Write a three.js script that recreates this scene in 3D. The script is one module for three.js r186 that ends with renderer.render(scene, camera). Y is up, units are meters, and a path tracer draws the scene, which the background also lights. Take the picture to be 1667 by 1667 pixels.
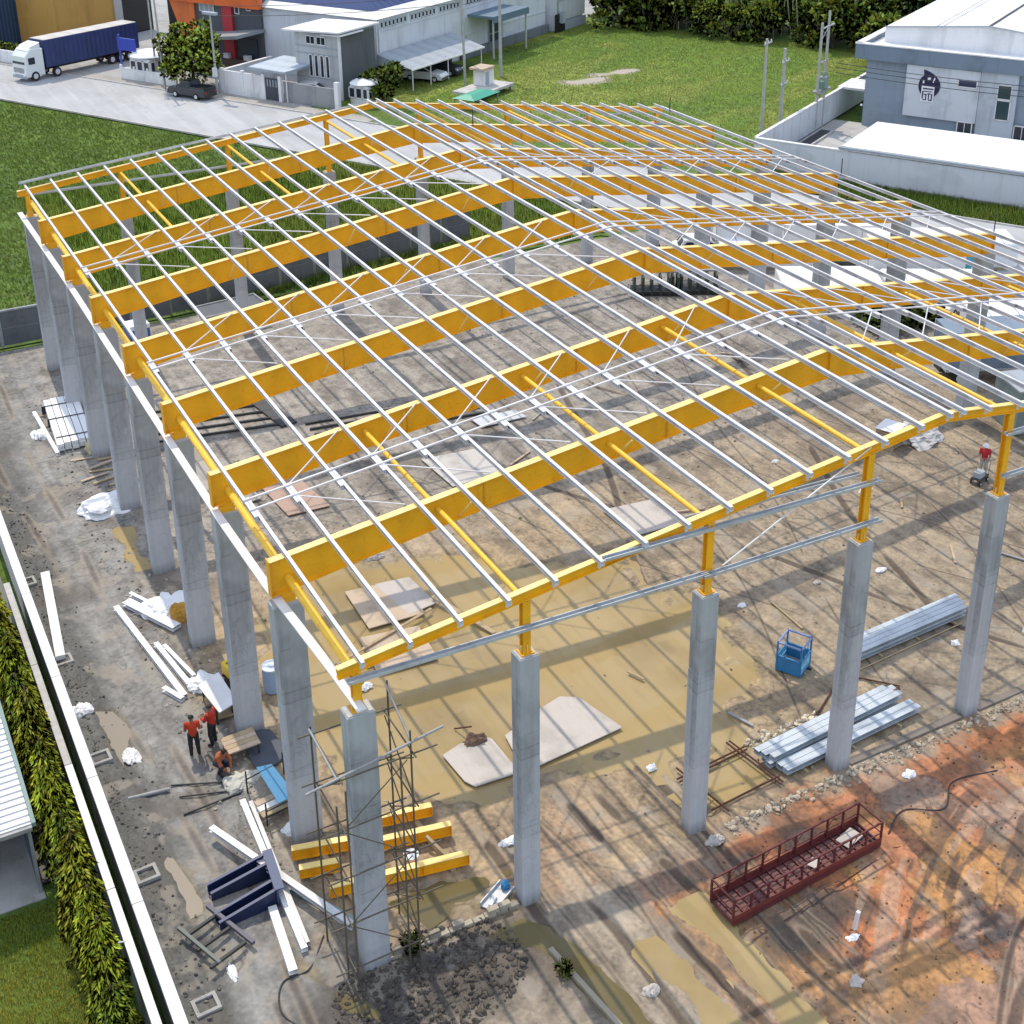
import * as THREE from 'three';
import { mergeGeometries } from 'three/addons/utils/BufferGeometryUtils.js';
import { RoundedBoxGeometry } from 'three/addons/geometries/RoundedBoxGeometry.js';

// ---------- camera, sky, sun, exposure ----------
const scene = new THREE.Scene();
const camera = new THREE.PerspectiveCamera(41.157, 1, 0.5, 4000);
camera.position.set(-9.44, 32.665, 28.03);
camera.rotation.order = 'YXZ';
camera.rotation.set(-0.41354, -0.49638, -0.0063);
camera.setViewOffset(1667, 1667, -32.1, 274.3, 1667, 1667);
const renderer = new THREE.WebGLRenderer({ antialias: true });
renderer.setSize(1024, 1024);
renderer.toneMapping = THREE.LinearToneMapping;
renderer.toneMappingExposure = 1.02;
renderer.shadowMap.enabled = true;
const sun = new THREE.DirectionalLight(0xfff0d8, 3.15);
sun.position.set(2, 60, -39);
sun.target.position.set(20, 0, -20);
sun.position.add(sun.target.position);
sun.castShadow = true; sun.shadow.radius = 1;
sun.shadow.mapSize.set(4096, 4096);
Object.assign(sun.shadow.camera, { left: -120, right: 120, top: 140, bottom: -140, near: 1, far: 400 });
scene.add(sun, sun.target);

// ---------- noise ----------
const PERM = new Uint8Array(512);
{ let s = 12345; const p = Array.from({ length: 256 }, (_, i) => i);
  for (let i = 255; i > 0; i--) { s = (s * 1103515245 + 12345) & 0x7fffffff; const j = s % (i + 1); [p[i], p[j]] = [p[j], p[i]]; }
  for (let i = 0; i < 512; i++) PERM[i] = p[i & 255]; }
function vn(x, y, per = 256) {
  const xf = Math.floor(x), yf = Math.floor(y); let u = x - xf, v = y - yf;
  u = u * u * (3 - 2 * u); v = v * v * (3 - 2 * v);
  let x0, x1, y0, y1;
  if (per === 256) { x0 = xf & 255; x1 = (xf + 1) & 255; y0 = yf & 255; y1 = (yf + 1) & 255; }
  else { x0 = (((xf % per) + per) % per) & 255; x1 = ((((xf + 1) % per) + per) % per) & 255; y0 = (((yf % per) + per) % per) & 255; y1 = ((((yf + 1) % per) + per) % per) & 255; }
  const a = PERM[PERM[x0] + y0], b = PERM[PERM[x1] + y0], c = PERM[PERM[x0] + y1], d = PERM[PERM[x1] + y1];
  return (a + (b - a) * u + (c - a) * v + (a - b - c + d) * u * v) / 255;
}
function fbm(x, y, o = 4, per = 256) { let s = 0, a = 0.5, t = 0; for (let i = 0; i < o; i++) { s += a * vn(x, y, per); t += a; a *= 0.5; x = x * 2 + 17; y = y * 2 + 31; if (per !== 256) per *= 2; } return s / t; }
const clamp = (x, a = 0, b = 1) => Math.min(b, Math.max(a, x));
const sm = (a, b, x) => { const t = clamp((x - a) / (b - a)); return t * t * (3 - 2 * t); };
const lerp = (a, b, t) => a + (b - a) * t;
function RNG(s) { return () => { s |= 0; s = (s + 0x6d2b79f5) | 0; let t = Math.imul(s ^ (s >>> 15), 1 | s); t = (t + Math.imul(t ^ (t >>> 7), 61 | t)) ^ t; return ((t ^ (t >>> 14)) >>> 0) / 4294967296; }; }

// ---------- sky: hazy bright sky with broken cloud ----------
{ const w = 512, h = 256, d = new Float32Array(w * h * 4);
  for (let j = 0; j < h; j++) for (let i = 0; i < w; i++) {
    const th = (j + 0.5) / h * Math.PI - Math.PI / 2, ph = (i + 0.5) / w * Math.PI * 2, y = Math.sin(th), c = Math.cos(th);
    const up = clamp(y), k = Math.pow(1 - up, 2.2);
    let r = lerp(0.55, 1.0, k), g = lerp(0.74, 1.08, k), b = lerp(1.12, 1.2, k);
    if (y > 0) { const s = 1 / (y + 0.18), cl = sm(0.5, 0.72, fbm(c * Math.cos(ph) * s * 1.6 + 40, c * Math.sin(ph) * s * 1.6 + 40, 5)) * 0.75;
      r = lerp(r, 1.4, cl); g = lerp(g, 1.42, cl); b = lerp(b, 1.46, cl); }
    else { r = 0.5; g = 0.5; b = 0.46; }
    d.set([r, g, b, 1], (j * w + i) * 4);
  }
  const t = new THREE.DataTexture(d, w, h, THREE.RGBAFormat, THREE.FloatType);
  t.mapping = THREE.EquirectangularReflectionMapping; t.magFilter = t.minFilter = THREE.LinearFilter; t.needsUpdate = true;
  scene.background = t; scene.environment = t; }

// ---------- helpers ----------
const V = (x, y, z) => new THREE.Vector3(x, y, z);
const used = {};
function numbered(n) { used[n] = (used[n] ?? -1) + 1; return used[n] ? n + '_' + String(used[n]).padStart(3, '0') : n; }
function box(w, h, d, x = 0, y = 0, z = 0, ry = 0, rx = 0, rz = 0) { const g = new THREE.BoxGeometry(w, h, d); if (rx) g.rotateX(rx); if (rz) g.rotateZ(rz); if (ry) g.rotateY(ry); return g.translate(x, y, z); }
function rbox(w, h, d, r, x = 0, y = 0, z = 0, ry = 0) { const g = new RoundedBoxGeometry(w, h, d, 2, r); if (ry) g.rotateY(ry); return g.translate(x, y, z); }
function cyl(r, h, x = 0, y = 0, z = 0, n = 12, r2 = r) { return new THREE.CylinderGeometry(r2, r, h, n).translate(x, y + h / 2, z); }
const _m = new THREE.Matrix4();
function orient(g, a, b) { const m = new THREE.Matrix4().lookAt(b, a, Math.abs(b.x - a.x) + Math.abs(b.z - a.z) < 1e-4 ? V(0, 0, 1) : V(0, 1, 0)); return g.applyMatrix4(m).translate((a.x + b.x) / 2, (a.y + b.y) / 2, (a.z + b.z) / 2); }
function bar(a, b, w, h = w) { return orient(new THREE.BoxGeometry(w, h, a.distanceTo(b)), a, b); }
function tube(a, b, r, n = 7) { return orient(new THREE.CylinderGeometry(r, r, a.distanceTo(b), n).rotateX(Math.PI / 2), a, b); }
function ext(shape, d, bevel = 0) { return new THREE.ExtrudeGeometry(shape, { depth: d, bevelEnabled: bevel > 0, bevelSize: bevel, bevelThickness: bevel, bevelSegments: 2, curveSegments: 10 }); }
function shp(pts) { const s = new THREE.Shape(); pts.forEach(([x, y], i) => (i ? s.lineTo(x, y) : s.moveTo(x, y))); return s; }
function uvBox(g) {
  const p = g.attributes.position, uv = new Float32Array(p.count * 2), a = V(), b = V(), c = V();
  for (let i = 0; i < p.count; i += 3) {
    a.fromBufferAttribute(p, i); b.fromBufferAttribute(p, i + 1); c.fromBufferAttribute(p, i + 2);
    const n = b.clone().sub(a).cross(c.clone().sub(a)), ax = Math.abs(n.x), ay = Math.abs(n.y), az = Math.abs(n.z);
    [a, b, c].forEach((q, k) => { const [u, v] = ay >= ax && ay >= az ? [q.x, q.z] : ax >= az ? [q.z, q.y] : [q.x, q.y]; uv[(i + k) * 2] = u; uv[(i + k) * 2 + 1] = v; });
  }
  g.setAttribute('uv', new THREE.BufferAttribute(uv, 2));
}
function join(list) {
  list = (Array.isArray(list) ? list : [list]).flat(9).map((g) => { const q = g.index ? g.toNonIndexed() : g.clone(); for (const k of Object.keys(q.attributes)) if (!['position', 'normal', 'color'].includes(k)) q.deleteAttribute(k); return q; });
  const g = list.length > 1 ? mergeGeometries(list) : list[0]; uvBox(g); return g;
}
function mesh(name, geos, m, parent, label) {
  const o = new THREE.Mesh(geos.isBufferGeometry && geos.userData.done ? geos : join(geos), m);
  o.castShadow = o.receiveShadow = true; o.name = parent ? name : numbered(name); (parent ?? scene).add(o);
  if (label) o.userData.label = label; return o;
}
function share(geos) { const g = join(geos); g.userData.done = true; return g; }
function tag(o, label, category, group) { o.userData.label = label; o.userData.category = category; if (group) o.userData.group = group; return o; }
function thing(name, label, category, p = V(0, 0, 0), ry = 0, group) { const o = new THREE.Group(); o.name = numbered(name); o.position.copy(p); o.rotation.y = ry; scene.add(o); return tag(o, label, category, group); }
function part(name, parent) { const o = new THREE.Group(); o.name = name; parent.add(o); return o; }
function copy(src, p, ry, label, name, s = 1) { const o = src.clone(); o.name = numbered(name ?? src.name.replace(/_\d+$/, '')); o.position.copy(p); o.rotation.y = ry; o.scale.setScalar(s); o.userData = { ...src.userData, label: label ?? src.userData.label }; scene.add(o); return o; }
function struct(o) { o.userData = { kind: 'structure' }; return o; }

// ---------- textures ----------
function tex(w, h, fn, srgb = false) {
  const d = new Uint8Array(w * h * 4);
  for (let j = 0; j < h; j++) for (let i = 0; i < w; i++) { const c = fn(i / w, j / h), k = (j * w + i) * 4; d[k] = clamp(c[0]) * 255; d[k + 1] = clamp(c[1]) * 255; d[k + 2] = clamp(c[2]) * 255; d[k + 3] = 255; }
  const t = new THREE.DataTexture(d, w, h); t.wrapS = t.wrapT = THREE.RepeatWrapping; t.magFilter = THREE.LinearFilter; t.minFilter = THREE.LinearMipmapLinearFilter; t.generateMipmaps = true;
  if (srgb) t.colorSpace = THREE.SRGBColorSpace; t.needsUpdate = true; return t;
}
function rep(t, x, y = x) { const c = t.clone(); c.repeat.set(1 / x, 1 / y); c.needsUpdate = true; return c; }
const gray = (v) => [v, v, v];
const T = {
  grime: tex(512, 512, (u, v) => gray(0.8 + 0.2 * sm(0.2, 0.62, fbm(u * 4, v * 4, 5, 4)) - 0.12 * sm(0.62, 0.8, fbm(u * 16, v * 2, 3, 16)))),
  grit: tex(512, 512, (u, v) => gray(fbm(u * 16, v * 16, 5, 16))),
  concrete: tex(512, 1024, (u, v) => {
    const n = fbm(u * 6, v * 14, 5, 2), st = fbm(u * 22 + 5, v * 3, 4, 2), blot = sm(0.55, 0.7, fbm(u * 3 + 9, v * 7 + 4, 4, 1));
    let k = 0.84 + 0.3 * (n - 0.5) + 0.3 * (st - 0.5) - 0.2 * blot;
    const line = Math.min(...[0.3, 0.335, 0.62, 0.66, 0.83].map((q) => Math.abs(v - q + 0.01 * (fbm(u * 4, q * 30, 2) - 0.5)))); k -= 0.3 * Math.exp(-line * 620) * sm(0.3, 0.6, fbm(u * 5, v * 2 + 60, 2));
    const s2 = Math.abs(fbm(u * 5 + 3, v * 12, 4) - 0.5); k -= 0.16 * Math.exp(-s2 * 70) * sm(0.45, 0.6, fbm(u * 2, v * 5 + 20, 2));
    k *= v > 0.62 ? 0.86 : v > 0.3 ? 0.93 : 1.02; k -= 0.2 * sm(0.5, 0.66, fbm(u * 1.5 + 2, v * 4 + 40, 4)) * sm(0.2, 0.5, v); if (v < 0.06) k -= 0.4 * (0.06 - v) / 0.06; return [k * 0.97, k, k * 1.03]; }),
  asphalt: tex(1024, 1024, (u, v) => { const k = 0.78 + 0.26 * (fbm(u * 5, v * 5, 6, 5) - 0.5) + 0.2 * (fbm(u * 40, v * 2, 3, 40) - 0.5) - 0.2 * Math.exp(-Math.abs(fbm(u * 6 + 3, v * 6, 4, 6) - 0.5) * 90) * 0.5; return [k, k, k * 0.985]; }),
  paint: tex(512, 512, (u, v) => { const m = fbm(u * 5, v * 5, 5, 5), s = fbm(u * 3, v * 26, 3, 3), dust = sm(0.5, 0.75, fbm(u * 8 + 3, v * 8, 4, 8)), chip = sm(0.73, 0.77, fbm(u * 34, v * 34, 3, 34)); let k = 0.84 + 0.22 * (m - 0.5) + 0.12 * (s - 0.5); return [lerp(k, 0.93, dust * 0.3) - 0.12 * chip, lerp(k, 0.93, dust * 0.4) - 0.14 * chip, lerp(k, 1.0, dust * 0.4)]; }),
  streak: tex(1024, 512, (u, v) => { const s = fbm(u * 60, v * 2.2, 4, 60), b = fbm(u * 6, v * 4, 5, 6), j = Math.abs((u * 8) % 1 - 0.5) > 0.494 ? 0.12 : 0; const k = 0.94 - 0.15 * sm(0.52, 0.75, s) * (0.35 + 0.65 * v) - 0.1 * sm(0.5, 0.7, b) - j; return [k, k, k * 0.985]; }),
  corr: tex(64, 8, (u) => gray(0.5 + 0.5 * Math.sin(u * Math.PI * 2))),
};
function M(r, g, b, rough = 0.6, o = {}) {
  const { grime, streak, paint, metal = 0, bump, bs = 0.01, ...rest } = o; if (streak) rest.map = rep(T.streak, streak, 6.5); if (paint) rest.map = rep(T.paint, paint);
  return new THREE.MeshStandardMaterial({ color: new THREE.Color().setRGB(r, g, b), roughness: rough, metalness: metal, ...(grime ? { map: rep(T.grime, grime) } : {}), ...(bump ? { bumpMap: rep(T.grit, bump), bumpScale: bs } : {}), ...rest });
}
const W = {
  yellow: M(1.0, 0.5, 0.011, 0.5, { paint: 2.7 }), yellowLit: M(1.0, 0.74, 0.26, 0.45, { paint: 2.3 }), yellowS: M(1.0, 0.58, 0.045, 0.45, { paint: 2 }),  // the paler cream yellow has sunlight on the top flanges put into its colour
  galv: M(0.68, 0.69, 0.71, 0.45, { grime: 4 }), galvD: M(0.5, 0.54, 0.57, 0.45, { grime: 2, metal: 0.25 }), silver: M(0.55, 0.62, 0.68, 0.4, { metal: 0.3, grime: 2 }),
  conc: new THREE.MeshStandardMaterial({ color: new THREE.Color().setRGB(0.5, 0.515, 0.53), roughness: 0.85, map: rep(T.concrete, 2.4, 9.2), bumpMap: rep(T.grit, 1.2), bumpScale: 0.006 }),
  concW: M(0.5, 0.49, 0.47, 0.85, { grime: 2, bump: 1, bs: 0.006 }), white: M(0.76, 0.77, 0.78, 0.6, { grime: 6 }), wall: M(0.64, 0.68, 0.74, 0.75, { streak: 12 }),
  greyW: M(0.36, 0.41, 0.47, 0.75, { streak: 9 }), dark: M(0.03, 0.032, 0.036, 0.6), blk: M(0.012, 0.012, 0.014, 0.5), glass: M(0.02, 0.03, 0.045, 0.08), rust: M(0.09, 0.035, 0.022, 0.85, { grime: 1 }),
  maroon: M(0.11, 0.02, 0.022, 0.6, { grime: 1 }), pipe: M(0.11, 0.095, 0.07, 0.6, { grime: 1 }), wood: M(0.42, 0.33, 0.2, 0.85, { grime: 0.8 }), ply: M(0.5, 0.4, 0.3, 0.85, { grime: 1.5 }), navy: M(0.012, 0.022, 0.075, 0.45, { grime: 1 }),
  sheet: M(0.5, 0.465, 0.43, 0.9, { grime: 2.5, bump: 0.6, bs: 0.01 }), plast: M(0.8, 0.82, 0.84, 0.35), whiteS: M(0.86, 0.87, 0.88, 0.5, { paint: 1.6 }), rubber: M(0.02, 0.02, 0.02, 0.85), steel: M(0.3, 0.31, 0.32, 0.5, { grime: 1 }),
  blue: M(0.03, 0.2, 0.42, 0.5, { grime: 1 }), blueL: M(0.18, 0.5, 0.72, 0.5, { grime: 1 }), pole: M(0.42, 0.43, 0.41, 0.8, { grime: 1 }),
};

// background streets, yards and houses stand on a grid turned by 30 degrees
const A = Math.PI / 6, lw = (a, y, b) => V(0.866 * a + 0.5 * b, y, -0.5 * a + 0.866 * b);

// ---------- site floor ----------
function pd(x, z, P) { let ins = false, d = 1e9; for (let i = 0, j = P.length - 1; i < P.length; j = i++) { const [xi, zi] = P[i], [xj, zj] = P[j];
  if ((zi > z) !== (zj > z) && x < ((xj - xi) * (z - zi)) / (zj - zi) + xi) ins = !ins;
  const dx = xj - xi, dz = zj - zi, t = clamp(((x - xi) * dx + (z - zi) * dz) / (dx * dx + dz * dz)); d = Math.min(d, Math.hypot(x - xi - t * dx, z - zi - t * dz)); } return ins ? d : -d; }
const POOL = [[1.8, -9.6], [2.6, -16.5], [5.5, -20], [10.4, -19.6], [13.5, -17.6], [17.0, -14.2], [19.8, -10], [19.0, -7.4], [17.6, -5.4], [14.8, -2.6], [12.6, -3.2], [9, -4.4], [5.4, -5.4], [2.6, -6.2]];
const POOLS = [POOL, [[-1.75, -1.2], [-1.3, -0.6], [-0.6, 0.9], [0.2, 2.2], [-0.1, 2.4], [-1.1, 0.9]], [[3.9, 0.7], [5.0, 0.55], [5.6, 1.7], [6.6, 6.4], [7.2, 11], [6.0, 11], [5.6, 6.0], [5.1, 2.2], [4.4, 1.6]], [[7.5, 3.0], [8.15, 3.3], [8.7, 6.9], [9.0, 11], [7.9, 11], [7.7, 6.4]], [[9.5, 2.6], [10.3, 2.6], [10.6, 7.6], [11.2, 11], [9.9, 11], [9.5, 7.4]],
  [[-4.25, -15.6], [-3.8, -15.2], [-3.5, -13.6], [-4.0, -12.2]], [[-4.05, -7.3], [-3.75, -7], [-3.5, -4.4], [-3.85, -4.3]], [[-0.8, -28.5], [-0.1, -28], [-0.1, -24.2], [-0.7, -24.2]], [[12.6, -1.6], [15.0, -1.9], [15.2, -0.8], [12.8, -0.2]], [[1.6, -1.9], [3.4, -2.0], [4.6, -1.2], [2.4, -0.3]]];
const RED = [[8.4, 1.6], [10.6, 1.5], [12.2, 0.9], [15, 0.5], [25, 0.7], [32, 3], [32, 14], [8.6, 14], [8.4, 7]];
const PB = POOLS.map((P) => [Math.min(...P.map((q) => q[0])) - 1, Math.max(...P.map((q) => q[0])) + 1, Math.min(...P.map((q) => q[1])) - 1, Math.max(...P.map((q) => q[1])) + 1]);
function zones(x, z) {
  const w = fbm(x * 0.9 + 50, z * 0.9 + 50, 3) - 0.5, o = {};
  o.pool = x < -2 || x > 26 || z > 2 || z < -22 ? 0 : sm(-1.5, 1.1, pd(x, z, POOL) + w * 3.4); o.small = 0; for (let i = 1; i < POOLS.length; i++) if (x > PB[i][0] && x < PB[i][1] && z > PB[i][2] && z < PB[i][3]) o.small = Math.max(o.small, sm(-0.34, 0.22, pd(x, z, POOLS[i]) + w * 0.8));
  o.red = z < -2 || x < 6 ? 0 : sm(-0.3, 0.5, pd(x, z, RED) + w * 1.6); o.lane = 1 - sm(-1.4, 0.4, x + w * 2); o.out = sm(0.2, 0.6, z + w * 0.4);
  o.dark = Math.max(sm(1.0, -0.6, Math.hypot((x - 1.0) / 3.1, (z - 1.5) / 1.6) - 0.9 + w), sm(0.5, -0.3, Math.hypot((x - 12.6) / 2.2, (z - 5) / 1) - 0.8 + w) * 0.9); o.w = w; return o;
}
// wheel ruts: straight ones out of the gable, curved ones over the clay
function ruts(x, z) {
  let r = 0;
  if (z > -5) for (let i = 0; i < 15; i++) { const x0 = 5.4 + i * 0.52 + 0.3 * Math.sin(i * 5.3), sl = 0.05 + 0.07 * Math.sin(i * 2.1), d = x - x0 - sl * z + 0.13 * Math.sin(z * (0.4 + 0.1 * (i % 4)) + i); r = Math.max(r, (0.55 + 0.45 * (i % 3 === 0)) * Math.exp(-d * d * (i % 3 ? 80 : 24)) * sm(-4.5, -2.2, z) * sm(0.25, 0.5, vn(z * 0.5 + i * 9, i * 3.3))); }
  if (z > 1 && x > 8) for (let i = 0; i < 18; i++) { const k = i % 3, cx = [30, 24, 34][k], cz = [27, 22, 20][k], R = [21, 15, 15.5][k] - Math.floor(i / 3) * [1.1, 0.62, 0.85][k], d = Math.hypot(x - cx, z - cz) - R + 0.12 * Math.sin(x * 0.9 + i); r = Math.max(r, (i % 2 ? 0.7 : 1) * Math.exp(-d * d * (i % 2 ? 60 : 20)) * sm(2.4, 4.4, z + (x - 16) * 0.25) * sm(0.2, 0.45, vn(x * 0.4 + i * 7, z * 0.4 + i))); }
  if (x < 0) for (const [x0, sl] of [[-3.1, 0.045], [-2.2, 0.02]]) { const d = x - x0 - sl * (z + 10) + 0.15 * Math.sin(z * 0.3); r = Math.max(r, 0.55 * Math.exp(-d * d * 24) * sm(3, 1, z) * sm(0.3, 0.6, vn(z * 0.35 + x0 * 5, x0))); }
  if (z < 0 && x > 10) for (let i = 0; i < 12; i++) { const sl = i % 2 ? 0.5 : -0.35, x0 = 18 + i * 1.9, d = (x - x0 - sl * (z + 12) + 0.3 * Math.sin(z * 0.35 + i)) / 1.1; r = Math.max(r, (i % 3 ? 0.6 : 1) * Math.exp(-d * d * (i % 3 ? 120 : 30)) * sm(-40, -30, z) * sm(0, -3, z) * sm(0.3, 0.55, vn(z * 0.3 + i * 5, i))); }
  return r;
}
function floorY(x, z) {
  const o = zones(x, z), r = ruts(x, z);
  let y = 0.05 + 0.05 * (fbm(x * 0.5, z * 0.5, 4) - 0.5) + 0.05 * (fbm(x * 3 + 9, z * 3, 3) - 0.5) * (0.5 + o.out + o.lane);
  y -= 0.06 * r; y += 0.16 * o.dark * (fbm(x * 2.2, z * 2.2, 4) - 0.2); y += 0.14 * o.red * (fbm(x * 1.1, z * 1.6 + 7, 4) - 0.45);
  y = lerp(y, -0.05, Math.max(o.pool * 0.95, o.small));
  if (x < -3.2) y += 0.16 * sm(-3.2, -4.4, x) * fbm(x * 1.5, z * 1.5, 3) * (1 - o.small);
  return y;
}
function floorMap(x0, z0, w, d, pw, ph) {
  return tex(pw, ph, (u, v) => {
    const x = x0 + u * w, z = z0 + v * d, o = zones(x, z), n = fbm(x * 0.22, z * 0.22, 4), f = fbm(x * 2.1, z * 2.1, 4), g = fbm(x * 9, z * 9, 2), st = fbm(x * 2.6 - z * 0.2, z * 0.3, 3), r = ruts(x, z);
    let R = lerp(0.27, 0.35, n), G = lerp(0.205, 0.262, n), B = lerp(0.128, 0.158, n);
    const mix = (t, a, b, c) => { R = lerp(R, a, t); G = lerp(G, b, t); B = lerp(B, c, t); };
    mix(sm(-17, -27, z), 0.255, 0.235, 0.205); mix(sm(16, 24, x) * sm(-26, -14, z) * 0.6 * (1 - o.out), 0.25, 0.215, 0.165);
    mix(o.lane, 0.205, 0.203, 0.195); mix(o.out * (1 - o.red) * (1 - o.lane), 0.27, 0.225, 0.17); mix((1 - o.lane) * sm(4, 7, x) * (1 - sm(13, 17, x)) * sm(-4.5, -2.5, z) * (1 - o.red) * 0.5 * sm(0.35, 0.6, fbm(x * 0.4 + 30, z * 0.5, 3)), 0.33, 0.205, 0.13);
    const rn = fbm(x * 0.5 + 7, z * 0.7, 3); mix(o.red * 0.95, lerp(0.34, 0.42, f), lerp(0.16, 0.135, rn), lerp(0.08, 0.038, rn)); const p1 = fbm(x * 0.42 + 70, z * 0.36, 5), p2 = fbm(x * 0.6 + 7, z * 0.5 + 90, 5); mix(o.red * sm(0.505, 0.53, p1) * 0.85, 0.34, 0.215, 0.15); mix(o.red * sm(0.53, 0.55, p2) * sm(1.5, 3, z) * 0.85, 0.37, 0.19, 0.06); mix(o.red * Math.max(Math.exp(-Math.abs(p1 - 0.515) * 110), Math.exp(-Math.abs(p2 - 0.54) * 110)) * 0.75 * sm(0.35, 0.55, fbm(x * 0.8, z * 0.8 + 3, 2)), 0.09, 0.05, 0.032);
    mix(sm(0.05, 0.6, o.pool) * 0.85, 0.36, 0.275, 0.14); mix(sm(0.22, 0.36, o.pool) * (1 - sm(0.42, 0.6, o.pool)) * 0.45, 0.15, 0.115, 0.07); mix(sm(0.1, 0.6, o.small) * 0.6, 0.2, 0.15, 0.07); mix(o.dark, 0.05, 0.045, 0.04);
    mix(sm(-2.9, -4.0, x + o.w) * 0.9 * (0.45 + f), 0.075, 0.077, 0.074);
    if (z > 1 && x > 8) { const Rr = Math.hypot(x - 30, z - 27), an = Math.atan2(z - 27, x - 30), q = fbm(Rr * 2.6, an * 9, 5), zone = sm(2.6, 4.8, z + (x - 16) * 0.3) * sm(0.36, 0.52, fbm(x * 0.35 + 40, z * 0.35, 3)); mix(sm(0.55, 0.6, q) * zone * 0.75, 0.085, 0.05, 0.035); mix(sm(0.44, 0.4, q) * zone * 0.5, 0.4, 0.29, 0.21); }
    { const q = fbm((x - 0.07 * z) * 2.9 + 60, z * 0.3, 5), zone = sm(4.6, 6.2, x) * (1 - sm(11.5, 13, x)) * sm(-4.6, -3, z) * (1 - sm(0.2, 0.6, o.small)); mix(sm(0.55, 0.6, q) * zone * 0.45, 0.1, 0.07, 0.05); mix(sm(0.45, 0.4, q) * zone * 0.4, 0.36, 0.29, 0.21); }
    // dried silt, wet stains, drag marks and cracks, all of them fixed in the mud
    const k = 1 + 0.8 * (f - 0.5) + 0.7 * (g - 0.5) + 0.7 * (st - 0.5); R *= k; G *= k; B *= k;
    mix(sm(0.54, 0.7, fbm(x * 0.7 + 33, z * 0.55 + 5, 4)) * 0.5 * (1 - o.pool), 0.085, 0.066, 0.052);
    mix(sm(0.6, 0.72, fbm(x * 1.3 + 3, z * 1.0 + 55, 4)) * 0.5 * (1 - o.pool) * (1 - o.red * 0.5), 0.33, 0.295, 0.24);
    const cr = Math.abs(fbm(x * 0.9 + 15, z * 0.55 + 80, 4) - 0.5); mix(Math.exp(-cr * 170) * 0.75 * sm(0.4, 0.55, fbm(x * 0.3, z * 0.3 + 9, 2)) * (1 - o.pool * 0.8), 0.035, 0.028, 0.023);
    const hl = Math.abs(fbm(x * 0.28 + 5, z * 1.5 + 30, 4) - 0.5); mix(Math.exp(-hl * 110) * 0.7 * sm(-20, -26, z), 0.05, 0.045, 0.04);
    mix(sm(0.06, 0.3, r) * (1 - sm(0.3, 0.6, r)) * 0.35, 0.34, 0.28, 0.2); mix(sm(0.25, 0.75, r) * 0.82, 0.055, 0.036, 0.024);
    return [R, G, B].map((q) => Math.pow(clamp(q), 1 / 2.2));
  }, true);
}
function sheetGrid(x0, z0, w, d, step, hf, uvf) {
  const nx = Math.round(w / step), nz = Math.round(d / step), g = new THREE.PlaneGeometry(w, d, nx, nz).rotateX(-Math.PI / 2).translate(x0 + w / 2, 0, z0 + d / 2), p = g.attributes.position, uv = g.attributes.uv;
  for (let i = 0; i < p.count; i++) { const [x, y, z] = hf(p.getX(i), p.getZ(i)); p.setXYZ(i, x, y, z); const [u, v] = uvf(x, z); uv.setXY(i, u, v); }
  g.computeVertexNormals(); g.userData.done = true; return g;
}
const RX = 66.6; // the road's edge on the turned grid
function clipRoad(x, z) { const a = 0.866 * x - 0.5 * z; if (a <= RX) return [x, z]; const b = 0.5 * x + 0.866 * z; return [0.866 * RX + 0.5 * b, -0.5 * RX + 0.866 * b]; }
const FX0 = -5.4, FZ0 = -51.5, FW = 52, FD = 66;
struct(mesh('site_floor', sheetGrid(FX0, FZ0, FW, FD, 0.17, (x, z) => { const [a, b] = clipRoad(x, z); return [a, floorY(a, b), b]; }, (x, z) => [(x - FX0) / FW, (z - FZ0) / FD]),
  new THREE.MeshStandardMaterial({ map: floorMap(FX0, FZ0, FW, FD, 1536, 1950), roughness: 0.72, bumpMap: rep(T.grit, FW > 0 ? 1.3 / FW : 1, 1.3 / FD), bumpScale: 0.02 })));
{ const g = sheetGrid(46.6, -51.5, 60, 90, 1, (x, z) => { const [a, b] = clipRoad(x, z); return [a, 0.02 + 0.06 * (fbm(a * 0.4, b * 0.4, 3) - 0.5), b]; }, (x, z) => [x / 14, z / 14]);
  struct(mesh('yard', g, new THREE.MeshStandardMaterial({ color: 0xffffff, roughness: 0.85, map: tex(512, 512, (u, v) => { const k = 0.5 + 0.2 * (fbm(u * 8, v * 8, 5, 8) - 0.5); return [k * 1.05, k, k * 0.92]; }, true) }))); }
const water = new THREE.MeshPhysicalMaterial({ color: new THREE.Color().setRGB(0.38, 0.29, 0.145), roughness: 0.05, map: rep(T.grime, 9), ior: 1.33 });
const waterG = water.clone(); waterG.color.setRGB(0.15, 0.125, 0.06);
POOLS.forEach((P, i) => { const c = P.reduce((s, q) => [s[0] + q[0] / P.length, s[1] + q[1] / P.length], [0, 0]); const k = i ? 1.7 : 1.2;
  const g = new THREE.ShapeGeometry(shp(P.map(([x, z]) => [c[0] + (x - c[0]) * k, -(c[1] + (z - c[1]) * (i ? 1.06 : k))]))).rotateX(-Math.PI / 2).translate(0, -0.004 + i * 0.0004, 0);
  struct(mesh('puddle', g, i <= 2 && i || i === 9 ? waterG : i === 5 || i === 6 ? M(0.27, 0.23, 0.17, 0.2) : water)); });

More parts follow.
